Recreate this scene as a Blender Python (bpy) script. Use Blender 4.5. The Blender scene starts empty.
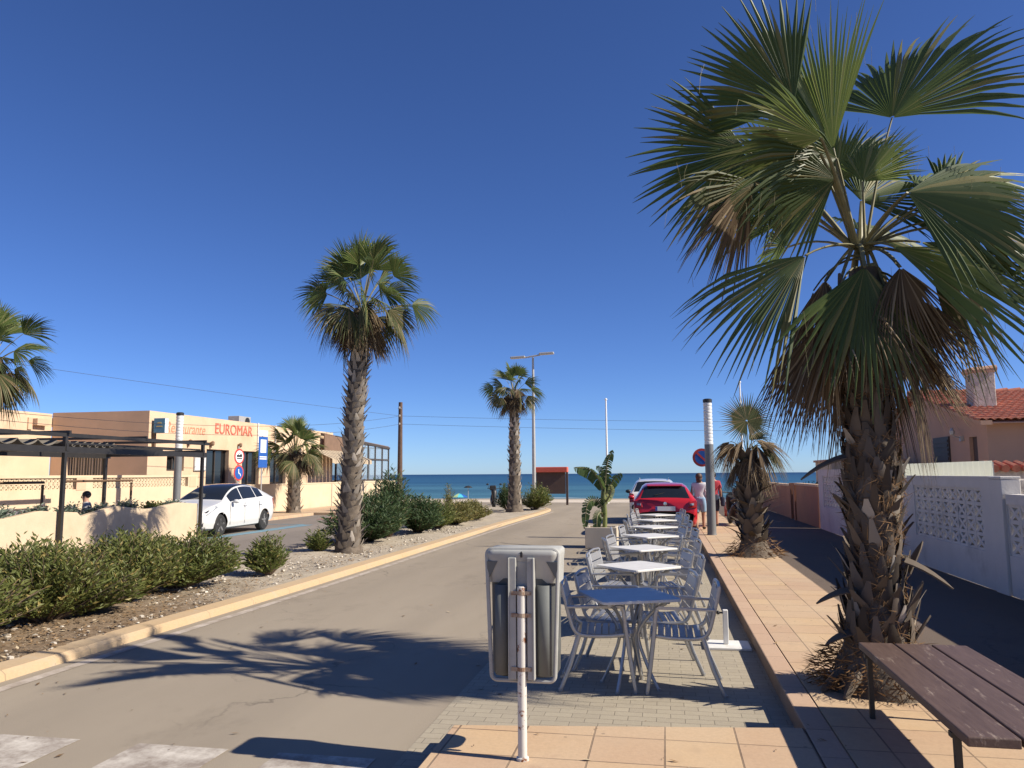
import bpy, bmesh, math, random
from mathutils import Vector, Matrix
from math import sin, cos, pi, radians as RAD, sqrt, atan2, tan
random.seed(7)
rnd = random.Random(11)
SC = bpy.context.scene
COL = SC.collection
V = Vector

# ------------------------------------------------------------------ materials
def new_mat(name):
    m = bpy.data.materials.new(name)
    m.use_nodes = True
    nt = m.node_tree
    b = nt.nodes['Principled BSDF']
    return m, nt, b

def N(nt, t, **kw):
    n = nt.nodes.new(t)
    for k, v in kw.items():
        if k in n.inputs: n.inputs[k].default_value = v
        else: setattr(n, k, v)
    return n

def c4(c): return (c[0], c[1], c[2], 1)

def mixcol(nt, fac, a, b, mode='MIX'):
    n = nt.nodes.new('ShaderNodeMix'); n.data_type = 'RGBA'; n.blend_type = mode
    for s, v in ((0, fac), (6, a), (7, b)):
        if hasattr(v, 'links') or hasattr(v, 'is_output'): nt.links.new(v, n.inputs[s])
        elif isinstance(v, (int, float)): n.inputs[s].default_value = v
        else: n.inputs[s].default_value = c4(v)
    return n.outputs[2]

def ramp(nt, src, p0, p1):
    r = nt.nodes.new('ShaderNodeMapRange'); r.inputs[1].default_value = p0; r.inputs[2].default_value = p1
    nt.links.new(src, r.inputs[0]); return r.outputs[0]

def noise(nt, vec, scale, detail=4, rough=.55, stretch=None):
    n = N(nt, 'ShaderNodeTexNoise', Scale=scale, Detail=detail, Roughness=rough)
    if stretch:
        mp = N(nt, 'ShaderNodeMapping', Scale=stretch); nt.links.new(vec, mp.inputs[0]); vec = mp.outputs[0]
    nt.links.new(vec, n.inputs['Vector']); return n.outputs['Fac']

def coords(nt, world=False):
    if world: return nt.nodes.new('ShaderNodeNewGeometry').outputs['Position']
    return nt.nodes.new('ShaderNodeTexCoord').outputs['Object']

def bump(nt, b, h, strength=.3, dist=.01):
    n = N(nt, 'ShaderNodeBump', Strength=strength, Distance=dist)
    nt.links.new(h, n.inputs['Height']); nt.links.new(n.outputs[0], b.inputs['Normal'])

def mat(name, col, rough=.6, var=.25, scale=6, metal=0, bmp=0, bscale=60, spec=.5, world=False, dirt=None, dscale=2.5, dlo=.55, dhi=.75):
    m, nt, b = new_mat(name)
    P = coords(nt, world)
    f = ramp(nt, noise(nt, P, scale, 6, .6), .3, .7)
    dark = tuple(x * (1 - var) for x in col); lite = tuple(min(1, x * (1 + var * .6)) for x in col)
    c = mixcol(nt, f, dark, lite)
    if dirt:
        d = ramp(nt, noise(nt, P, dscale, 8, .65), dlo, dhi)
        c = mixcol(nt, d, c, dirt)
    nt.links.new(c, b.inputs['Base Color'])
    b.inputs['Roughness'].default_value = rough; b.inputs['Metallic'].default_value = metal
    b.inputs['Specular IOR Level'].default_value = spec
    if bmp: bump(nt, b, noise(nt, P, bscale, 4, .6), bmp, .01)
    return m

def leaf_mat(name, c1, c2, c3=None, f3=.12, trans=.35, rough=.5, spec=.3):
    m, nt, b = new_mat(name)
    g = nt.nodes.new('ShaderNodeNewGeometry')
    c = mixcol(nt, g.outputs['Random Per Island'], c1, c2)
    if c3:
        w = N(nt, 'ShaderNodeTexWhiteNoise'); w.noise_dimensions = '1D'
        nt.links.new(g.outputs['Random Per Island'], w.inputs['W'])
        t = N(nt, 'ShaderNodeMath', operation='LESS_THAN'); t.inputs[1].default_value = f3
        nt.links.new(w.outputs['Value'], t.inputs[0])
        c = mixcol(nt, t.outputs[0], c, c3)
    nt.links.new(c, b.inputs['Base Color'])
    b.inputs['Roughness'].default_value = rough; b.inputs['Specular IOR Level'].default_value = spec
    tr = nt.nodes.new('ShaderNodeBsdfTranslucent')
    nt.links.new(mixcol(nt, .5, c, tuple(min(1, x * 2.2) for x in c2)), tr.inputs[0])
    ms = nt.nodes.new('ShaderNodeMixShader'); ms.inputs[0].default_value = trans
    nt.links.new(b.outputs[0], ms.inputs[1]); nt.links.new(tr.outputs[0], ms.inputs[2])
    nt.links.new(ms.outputs[0], nt.nodes['Material Output'].inputs['Surface'])
    return m

def brick_mat(name, cols, mortar, bw, rh, msize=.006, offset=.5, rough=.75, shift=(0, 0), rot=0, stain=None, bmp=.5, smooth=.3):
    """ground paving: per-block colour, joints, grime; world-space metres"""
    m, nt, b = new_mat(name)
    P = coords(nt, True)
    mp = N(nt, 'ShaderNodeMapping', Location=(shift[0], shift[1], 0), Rotation=(0, 0, rot)); nt.links.new(P, mp.inputs[0])
    t = N(nt, 'ShaderNodeTexBrick', Scale=1.0); t.offset = offset; t.offset_frequency = 2; t.squash = 1
    t.inputs['Brick Width'].default_value = bw; t.inputs['Row Height'].default_value = rh
    t.inputs['Mortar Size'].default_value = msize; t.inputs['Mortar Smooth'].default_value = smooth
    t.inputs['Color1'].default_value = c4(cols[0]); t.inputs['Color2'].default_value = c4(cols[1]); t.inputs['Mortar'].default_value = c4(mortar)
    nt.links.new(mp.outputs[0], t.inputs['Vector'])
    c = t.outputs['Color']
    big = ramp(nt, noise(nt, P, .9, 6, .6), .3, .75)
    c = mixcol(nt, big, c, mixcol(nt, .78, c, cols[2]) if len(cols) > 2 else c)
    fine = ramp(nt, noise(nt, P, 40, 4, .7), .2, .8)
    c = mixcol(nt, .35, c, mixcol(nt, fine, (.45, .45, .45), (1, 1, 1)), 'MULTIPLY')
    if stain:
        s = ramp(nt, noise(nt, P, 2.2, 8, .7), .6, .72)
        c = mixcol(nt, s, c, stain)
    vo = N(nt, 'ShaderNodeTexVoronoi', Scale=5.0); nt.links.new(P, vo.inputs['Vector'])
    c = mixcol(nt, ramp(nt, vo.outputs['Distance'], .075, .05), c, mixcol(nt, .5, c, (.12, .10, .08)))
    c = mixcol(nt, ramp(nt, noise(nt, P, 5, 8, .75), .57, .75), c, mixcol(nt, .3, c, (.16, .13, .10)))
    nt.links.new(c, b.inputs['Base Color']); b.inputs['Roughness'].default_value = rough
    b.inputs['Specular IOR Level'].default_value = .3
    inv = N(nt, 'ShaderNodeMath', operation='MULTIPLY_ADD'); inv.inputs[1].default_value = -1; inv.inputs[2].default_value = 1
    nt.links.new(t.outputs['Fac'], inv.inputs[0])
    add = N(nt, 'ShaderNodeMath', operation='MULTIPLY_ADD'); add.inputs[1].default_value = .25
    nt.links.new(noise(nt, P, 90, 3), add.inputs[0]); nt.links.new(inv.outputs[0], add.inputs[2])
    bump(nt, b, add.outputs[0], bmp, .006)
    return m

def asphalt_mat(name, col, worn):
    m, nt, b = new_mat(name)
    P = coords(nt, True)
    c = mixcol(nt, ramp(nt, noise(nt, P, .35, 6, .6, (1, .25, 1)), .35, .68), col, worn)
    c = mixcol(nt, ramp(nt, noise(nt, P, 1.3, 8, .7, (1, .5, 1)), .56, .8), c, tuple(x * .8 for x in col))
    sp = ramp(nt, noise(nt, P, 180, 2, .8), .25, .75)
    c = mixcol(nt, .55, c, mixcol(nt, sp, (.5, .5, .5), (1.3, 1.28, 1.25)), 'MULTIPLY')
    sx = nt.nodes.new('ShaderNodeSeparateXYZ'); nt.links.new(P, sx.inputs[0])
    wv = N(nt, 'ShaderNodeMath', operation='SINE'); ml = N(nt, 'ShaderNodeMath', operation='MULTIPLY_ADD'); ml.inputs[1].default_value = 3.9; ml.inputs[2].default_value = .6
    nt.links.new(sx.outputs[0], ml.inputs[0]); nt.links.new(ml.outputs[0], wv.inputs[0])
    tw = N(nt, 'ShaderNodeMath', operation='MULTIPLY'); nt.links.new(ramp(nt, wv.outputs[0], .1, 1.0), tw.inputs[0]); nt.links.new(ramp(nt, noise(nt, P, .6, 5, .6, (1, .12, 1)), .3, .7), tw.inputs[1])
    c = mixcol(nt, tw.outputs[0], c, mixcol(nt, .22, c, (.10, .085, .07)))
    vo = N(nt, 'ShaderNodeTexVoronoi', Scale=.55); vo.feature = 'DISTANCE_TO_EDGE'
    dv = nt.nodes.new('ShaderNodeVectorMath'); dv.operation = 'ADD'; nz = N(nt, 'ShaderNodeTexNoise', Scale=1.6, Detail=6); nt.links.new(P, nz.inputs['Vector']); nt.links.new(P, dv.inputs[0]); nt.links.new(nz.outputs['Color'], dv.inputs[1]); nt.links.new(dv.outputs[0], vo.inputs['Vector'])
    ck = N(nt, 'ShaderNodeMath', operation='MULTIPLY'); nt.links.new(ramp(nt, vo.outputs['Distance'], .010, .003), ck.inputs[0]); nt.links.new(ramp(nt, noise(nt, P, .45, 3), .5, .62), ck.inputs[1])
    c = mixcol(nt, ck.outputs[0], c, mixcol(nt, .45, c, (.05, .042, .035)))
    sp2 = ramp(nt, noise(nt, P, 9, 8, .8), .62, .74)
    c = mixcol(nt, sp2, c, mixcol(nt, .4, c, (.09, .08, .07)))
    nt.links.new(c, b.inputs['Base Color']); b.inputs['Roughness'].default_value = .85; b.inputs['Specular IOR Level'].default_value = .25
    bump(nt, b, noise(nt, P, 150, 3, .7), .35, .006)
    return m

def worn_paint(name, col, under, lo=.42, hi=.62, scale=5):
    m, nt, b = new_mat(name)
    P = coords(nt, True)
    f = ramp(nt, noise(nt, P, scale, 9, .75), lo, hi)
    nt.links.new(mixcol(nt, f, col, under), b.inputs['Base Color']); b.inputs['Roughness'].default_value = .8
    return m

def rust_mat(name, col, rust, lo=.6, hi=.66, scale=7):
    m, nt, b = new_mat(name)
    P = coords(nt)
    f = ramp(nt, noise(nt, P, scale, 8, .7), lo, hi)
    g = ramp(nt, noise(nt, P, 3, 6, .7, (1, 1, .3)), .3, .8)
    c = mixcol(nt, g, col, tuple(x * .72 for x in col))
    nt.links.new(mixcol(nt, f, c, rust), b.inputs['Base Color']); b.inputs['Roughness'].default_value = .5
    return m

def paint_car(name, col):
    m, nt, b = new_mat(name)
    b.inputs['Base Color'].default_value = c4(col); b.inputs['Roughness'].default_value = .28
    b.inputs['Coat Weight'].default_value = .7; b.inputs['Coat Roughness'].default_value = .05
    return m

def glass_mat(name, col, rough=.05, alpha=1.0):
    m, nt, b = new_mat(name)
    b.inputs['Base Color'].default_value = c4(col); b.inputs['Roughness'].default_value = rough
    b.inputs['Specular IOR Level'].default_value = .8
    if alpha < 1: b.inputs['Alpha'].default_value = alpha
    return m

def wood_mat(name, c1, c2, worn):
    m, nt, b = new_mat(name)
    P = coords(nt)
    g = noise(nt, P, 9, 6, .65, (6, .5, 6))
    c = mixcol(nt, ramp(nt, g, .3, .7), c1, c2)
    s = ramp(nt, noise(nt, P, 6, 8, .75, (3, .5, 1)), .58, .66)
    c = mixcol(nt, s, c, worn)
    nt.links.new(c, b.inputs['Base Color']); b.inputs['Roughness'].default_value = .55
    bump(nt, b, g, .35, .004)
    return m

M = {}
M['asphalt'] = asphalt_mat('asphalt', (.252, .214, .166), (.325, .278, .216))
M['wall_shade_walk'] = asphalt_mat('wall_shade_walk', (.115, .088, .068), (.15, .115, .09))  # wall's deep shade on the pavement, put into a darker colour
M['side_asphalt'] = asphalt_mat('side_asphalt', (.19, .165, .145), (.235, .205, .18))
M['paver'] = brick_mat('paver', [(.40, .35, .265), (.345, .30, .23), (.33, .29, .22)], (.15, .13, .10), .2, .1, .0032, .5, stain=(.27, .24, .19))
M['tile'] = brick_mat('tile', [(.55, .385, .225), (.46, .305, .20), (.54, .42, .29)], (.15, .095, .06), .43, .43, .007, 0, stain=(.40, .275, .185), shift=(.04, .12))
M['kerb_tile'] = brick_mat('kerb_tile', [(.53, .37, .25), (.47, .315, .215), (.48, .35, .26)], (.16, .10, .06), .5, .5, .005, 0, shift=(-.33, .1))
M['kerb_stone'] = brick_mat('kerb_stone', [(.51, .36, .195), (.48, .335, .185), (.46, .365, .255)], (.28, .21, .13), 1.2, 1.0, .006, 0, shift=(.6, 0), stain=(.40, .33, .25))
M['sand'] = mat('sand', (.42, .365, .29), .9, .3, 2.2, bmp=.8, bscale=30, world=True, dirt=(.27, .21, .15), dscale=1.2, dlo=.5, dhi=.7)
def bed_mat():
    m, nt, b = new_mat('bed_soil')
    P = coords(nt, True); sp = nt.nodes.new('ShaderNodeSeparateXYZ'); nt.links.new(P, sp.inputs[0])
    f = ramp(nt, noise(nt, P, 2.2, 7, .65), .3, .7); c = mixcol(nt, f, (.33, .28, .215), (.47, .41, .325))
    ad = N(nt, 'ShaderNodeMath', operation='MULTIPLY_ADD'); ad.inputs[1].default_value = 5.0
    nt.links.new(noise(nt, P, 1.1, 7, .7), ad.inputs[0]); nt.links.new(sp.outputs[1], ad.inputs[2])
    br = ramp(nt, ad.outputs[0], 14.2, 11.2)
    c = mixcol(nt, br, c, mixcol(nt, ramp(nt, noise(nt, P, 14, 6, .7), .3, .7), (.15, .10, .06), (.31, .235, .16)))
    sp2 = ramp(nt, noise(nt, P, 60, 3, .8), .3, .7); c = mixcol(nt, .4, c, mixcol(nt, sp2, (.4, .4, .4), (1.2, 1.2, 1.2)), 'MULTIPLY')
    nt.links.new(c, b.inputs['Base Color']); b.inputs['Roughness'].default_value = .95; b.inputs['Specular IOR Level'].default_value = .2
    bump(nt, b, noise(nt, P, 35, 5, .7), .8, .02)
    return m
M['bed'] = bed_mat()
M['beach'] = mat('beach_sand', (.5, .42, .31), .9, .2, 1, world=True)
M['earth'] = mat('earth', (.33, .27, .2), .95, .3, .6, world=True)
M['promenade'] = mat('promenade_concrete', (.52, .45, .36), .8, .15, .8, world=True)
M['line'] = worn_paint('road_line_paint', (.47, .41, .35), (.28, .23, .18), .36, .62, 5)
M['xwalk'] = worn_paint('crossing_paint', (.52, .48, .42), (.24, .2, .165), .36, .6, 3.5)
M['blue_paint'] = worn_paint('blue_bay_paint', (.13, .26, .34), (.2, .19, .18), .45, .7, 3)
M['red_paint'] = worn_paint('red_crossing_paint', (.33, .1, .075), (.22, .17, .14), .4, .7, 2)
M['cream'] = mat('cream_render', (.57, .455, .31), .9, .10, 1.5, bmp=.25, bscale=40, dirt=(.52, .39, .25), dscale=.8, dlo=.55, dhi=.8)
M['planter_cream'] = mat('planter_render', (.55, .43, .295), .9, .12, 2, bmp=.4, bscale=30, dirt=(.47, .35, .23), dscale=1.1)
M['ochre'] = mat('ochre_render', (.59, .43, .29), .9, .10, .8, bmp=.2, bscale=30, dirt=(.47, .32, .20), dscale=.6, dlo=.5, dhi=.75)
M['brown_and_shade'] = mat('brown_and_shade_render', (.57, .385, .255), .9, .10, 1, bmp=.2, bscale=30)  # real brown parts, plus shade painted onto the restaurant side wall
M['terracotta'] = mat('terracotta_render', (.37, .165, .09), .9, .1, 1.2, bmp=.2, bscale=30, dirt=(.28, .14, .09), dscale=1.5)
M['whitewall'] = mat('white_render', (.585, .555, .515), .85, .10, 1.2, bmp=.3, bscale=35, dirt=(.42, .39, .35), dscale=1.6, dlo=.54, dhi=.76)
M['house'] = mat('house_render', (.47, .285, .19), .9, .07, 1, bmp=.2, bscale=30)
M['rooftile'] = mat('roof_tile', (.43, .145, .085), .8, .45, 3.5, dirt=(.34, .2, .14), dscale=5, dlo=.55, dhi=.7)
M['stone'] = mat('rough_stone', (.5, .44, .38), .9, .35, 9, bmp=.8, bscale=14, dirt=(.33, .22, .16), dscale=6)
M['alu'] = mat('aluminium', (.43, .43, .425), .40, .12, 20, metal=.7)
M['alu_dark'] = mat('aluminium_dull', (.40, .40, .395), .42, .12, 20, metal=.6)
M['table_top'] = mat('table_top', (.60, .59, .57), .5, .08, 8, metal=.05, spec=.3)
M['bin_light'] = mat('bin_light_plastic', (.36, .36, .335), .55, .15, 6, dirt=(.22, .21, .18), dscale=4, dlo=.55, dhi=.8)
M['bin_dark'] = mat('bin_dark_plastic', (.07, .074, .072), .7, .15, 5, dirt=(.24, .22, .19), dscale=5, dlo=.6, dhi=.8)
M['bin_mid'] = mat('bin_mid_plastic', (.12, .128, .124), .75, .15, 6, dirt=(.22, .2, .17), dscale=5, dlo=.6, dhi=.8)
M['post_white'] = rust_mat('rusty_white_post', (.62, .60, .55), (.20, .075, .03), .56, .60, 13)
M['rust'] = rust_mat('rust_strap', (.35, .27, .2), (.17, .07, .03), .42, .55, 14)
M['white_metal'] = mat('white_metal', (.70, .69, .66), .5, .08, 5, dirt=(.5, .47, .42), dscale=4)
M['bench'] = wood_mat('bench_board', (.072, .043, .033), (.115, .073, .057), (.25, .19, .15))
M['black_metal'] = mat('black_metal', (.022, .02, .019), .5, .2, 8)
M['canvas'] = mat('canvas', (.13, .115, .095), .9, .15, 5)
M['col_grey'] = mat('column_grey', (.15, .155, .16), .5, .1, 5)
M['col_white'] = mat('column_diffuser', (.66, .66, .64), .4, .06, 5)
M['galv'] = mat('galvanised', (.42, .41, .39), .5, .12, 6, metal=.3)
M['pole_wood'] = mat('pole_wood', (.10, .06, .042), .85, .3, 6)
M['rustpipe'] = mat('brown_pipe', (.13, .075, .04), .6, .25, 6)
M['trunk'] = mat('palm_trunk', (.12, .095, .072), .95, .5, 7, bmp=.9, bscale=26, dirt=(.22, .18, .14), dscale=3)
M['boot2'] = leaf_mat('weathered_leaf_base', (.19, .165, .138), (.36, .32, .27), (.46, .41, .35), .12, trans=.0, rough=.85, spec=.2)
M['boot'] = leaf_mat('leaf_base', (.055, .043, .033), (.165, .132, .103), (.31, .265, .21), .10, trans=.0, rough=.85, spec=.2)
M['fibre'] = leaf_mat('palm_fibre', (.13, .075, .04), (.27, .165, .085), None, trans=.05, rough=.9, spec=.1)
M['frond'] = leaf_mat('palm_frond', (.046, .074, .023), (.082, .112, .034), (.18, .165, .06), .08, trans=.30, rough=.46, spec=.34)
M['frond_lit'] = leaf_mat('young_and_sunlit_frond', (.085, .125, .035), (.13, .165, .05), (.24, .24, .10), .2, trans=.35, rough=.4)  # yellower frond copy: sunlight put into the colour; also youngest top fronds
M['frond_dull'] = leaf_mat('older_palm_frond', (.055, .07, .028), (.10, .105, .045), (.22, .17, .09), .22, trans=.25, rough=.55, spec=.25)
M['dead'] = leaf_mat('dead_palm_frond', (.065, .046, .030), (.16, .115, .072), (.30, .235, .155), .2, trans=.15, rough=.85, spec=.15)
M['petiole'] = mat('petiole', (.17, .155, .07), .55, .35, 8)
M['oleander'] = leaf_mat('oleander_leaf', (.032, .06, .022), (.06, .098, .038), (.16, .17, .07), .05, trans=.2)
M['shrub_olive'] = leaf_mat('olive_shrub_leaf', (.08, .10, .026), (.15, .162, .045), (.27, .21, .07), .10, trans=.25)
M['shrub_green'] = leaf_mat('green_shrub_leaf', (.075, .10, .026), (.145, .165, .045), (.24, .20, .06), .08, trans=.25)
M['shrub_yellow'] = leaf_mat('yellowish_shrub_leaf', (.10, .11, .035), (.19, .175, .06), (.28, .22, .08), .15, trans=.25)
M['succulent'] = leaf_mat('grey_green_leaf', (.09, .125, .09), (.17, .21, .16), (.24, .21, .24), .12, trans=.1)
M['banana'] = leaf_mat('banana_leaf', (.045, .075, .022), (.075, .11, .035), None, trans=.4, rough=.35)
M['banana_pale'] = leaf_mat('young_banana_leaf', (.22, .25, .10), (.28, .30, .13), None, trans=.4, rough=.35)
M['stem'] = mat('twig', (.14, .10, .065), .9, .3, 10)
M['litter'] = leaf_mat('leaf_litter', (.12, .075, .04), (.30, .20, .11), (.42, .34, .23), .15, trans=0, rough=.95, spec=.1)
M['pebble'] = leaf_mat('pebble', (.33, .29, .24), (.55, .50, .42), (.2, .16, .12), .2, trans=0, rough=.9, spec=.2)
M['glass_dark'] = glass_mat('dark_glass', (.012, .013, .015))
M['glass_car'] = glass_mat('car_glass', (.014, .017, .02), .04)
M['glass_pale'] = glass_mat('pale_glass', (.35, .45, .55), .05, .45)
M['frame_dark'] = mat('dark_frame', (.05, .04, .034), .6, .2, 5)
M['brown_awning'] = mat('brown_awning', (.17, .105, .07), .9, .15, 3)
M['thatch'] = mat('tan_awning', (.42, .34, .24), .9, .2, 6)
M['curtain'] = mat('pale_bars', (.40, .34, .26), .8, .1, 4)
M['car_white'] = paint_car('car_paint_white', (.60, .60, .59))
M['car_red'] = paint_car('car_paint_red', (.42, .014, .022))
M['tyre'] = mat('tyre', (.02, .02, .02), .8, .2, 10)
M['rim'] = mat('wheel_rim', (.45, .45, .45), .4, .1, 8, metal=.2)
M['black_plastic'] = mat('black_plastic', (.018, .018, .019), .5, .1, 8)
M['lamp_glass'] = glass_mat('headlamp', (.24, .26, .29), .1)
M['lamp_red'] = glass_mat('tail_lamp', (.30, .012, .012), .15)
M['plate'] = mat('number_plate', (.72, .73, .75), .4, .04, 5)
M['plate_blue'] = mat('plate_blue', (.03, .08, .35), .4, .04, 5)
M['chrome'] = mat('chrome', (.7, .7, .7), .15, .05, 5, metal=1)
M['sign_blue'] = mat('sign_blue', (.02, .09, .34), .4, .06, 5)
M['sign_red'] = mat('sign_red', (.50, .05, .04), .45, .06, 5)
M['sign_white'] = mat('sign_white', (.75, .75, .74), .4, .05, 5)
M['sign_black'] = mat('sign_black', (.015, .015, .015), .5, .05, 5)
M['box_blue'] = mat('sign_box_blue', (.06, .21, .33), .4, .1, 5)
M['lamp_brown'] = mat('wall_lamp_brown', (.20, .13, .08), .6, .2, 5)
M['gold'] = mat('sign_gold', (.55, .43, .15), .5, .1, 5)
M['letter_red'] = mat('letter_red', (.62, .13, .085), .7, .12, 5)
M['letter_faded'] = mat('letter_faded_red', (.60, .21, .12), .8, .15, 3)
M['board_red'] = mat('board_red', (.55, .10, .06), .6, .12, 3)
M['board_brown'] = mat('board_brown', (.085, .052, .04), .7, .2, 4)
M['wire'] = mat('wire', (.03, .03, .035), .6, .1, 5)
M['skin'] = mat('skin', (.42, .235, .16), .55, .1, 6)
M['shirt_white'] = mat('cloth_white', (.62, .62, .63), .9, .1, 9)
M['shirt_red'] = mat('cloth_red', (.40, .035, .05), .9, .1, 9)
M['denim'] = mat('cloth_denim', (.22, .34, .48), .9, .15, 9)
M['navy'] = mat('cloth_navy', (.025, .032, .06), .9, .15, 9)
M['grey_cloth'] = mat('cloth_grey', (.3, .3, .3), .9, .15, 9)
M['hair'] = mat('hair_brown', (.065, .03, .018), .6, .3, 20)
M['hair_black'] = mat('hair_black', (.014, .012, .011), .6, .3, 20)
M['para_teal'] = mat('parasol_teal', (.06, .42, .52), .8, .15, 4)
M['para_green'] = mat('parasol_green', (.45, .62, .32), .8, .15, 4)
M['para_black'] = mat('parasol_black', (.018, .018, .02), .8, .15, 4)
M['hedge_dark'] = leaf_mat('dark_hedge_leaf', (.03, .05, .018), (.055, .08, .03), None, trans=.2)

def sea_mat():
    m, nt, b = new_mat('sea_water')
    P = coords(nt, True)
    sp = nt.nodes.new('ShaderNodeSeparateXYZ'); nt.links.new(P, sp.inputs[0])
    wob = noise(nt, P, .012, 4, .6, (.35, 1, 1))
    ad = N(nt, 'ShaderNodeMath', operation='MULTIPLY_ADD'); ad.inputs[1].default_value = 90
    nt.links.new(wob, ad.inputs[0]); nt.links.new(sp.outputs[1], ad.inputs[2])
    near = ramp(nt, ad.outputs[0], 130, 420)
    mid = ramp(nt, ad.outputs[0], 300, 2600)
    c = mixcol(nt, near, (.065, .165, .215), (.026, .092, .175))
    c = mixcol(nt, mid, c, (.014, .053, .13))
    pat = ramp(nt, noise(nt, P, .03, 6, .65, (.2, 1, 1)), .3, .7)
    c = mixcol(nt, .8, c, mixcol(nt, pat, (.55, .6, .66), (1.3, 1.25, 1.18)), 'MULTIPLY')
    fo = ramp(nt, noise(nt, P, .16, 5, .6, (.12, 1, 1)), .63, .68)
    nearm = ramp(nt, sp.outputs[1], 210, 120)
    mm = N(nt, 'ShaderNodeMath', operation='MULTIPLY'); nt.links.new(fo, mm.inputs[0]); nt.links.new(nearm, mm.inputs[1])
    m2 = N(nt, 'ShaderNodeMath', operation='MULTIPLY'); m2.inputs[1].default_value = .8; nt.links.new(mm.outputs[0], m2.inputs[0])
    c = mixcol(nt, m2.outputs[0], c, (.5, .52, .5))
    nt.links.new(c, b.inputs['Base Color']); b.inputs['Roughness'].default_value = .5
    b.inputs['Specular IOR Level'].default_value = .12
    bump(nt, b, noise(nt, P, .5, 5, .6, (.4, 1, 1)), .6, .4)
    return m
M['sea'] = sea_mat()
M['poly_sheet'] = leaf_mat('corrugated_plastic', (.50, .52, .42), (.58, .59, .48), None, trans=.65, rough=.4)

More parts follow.
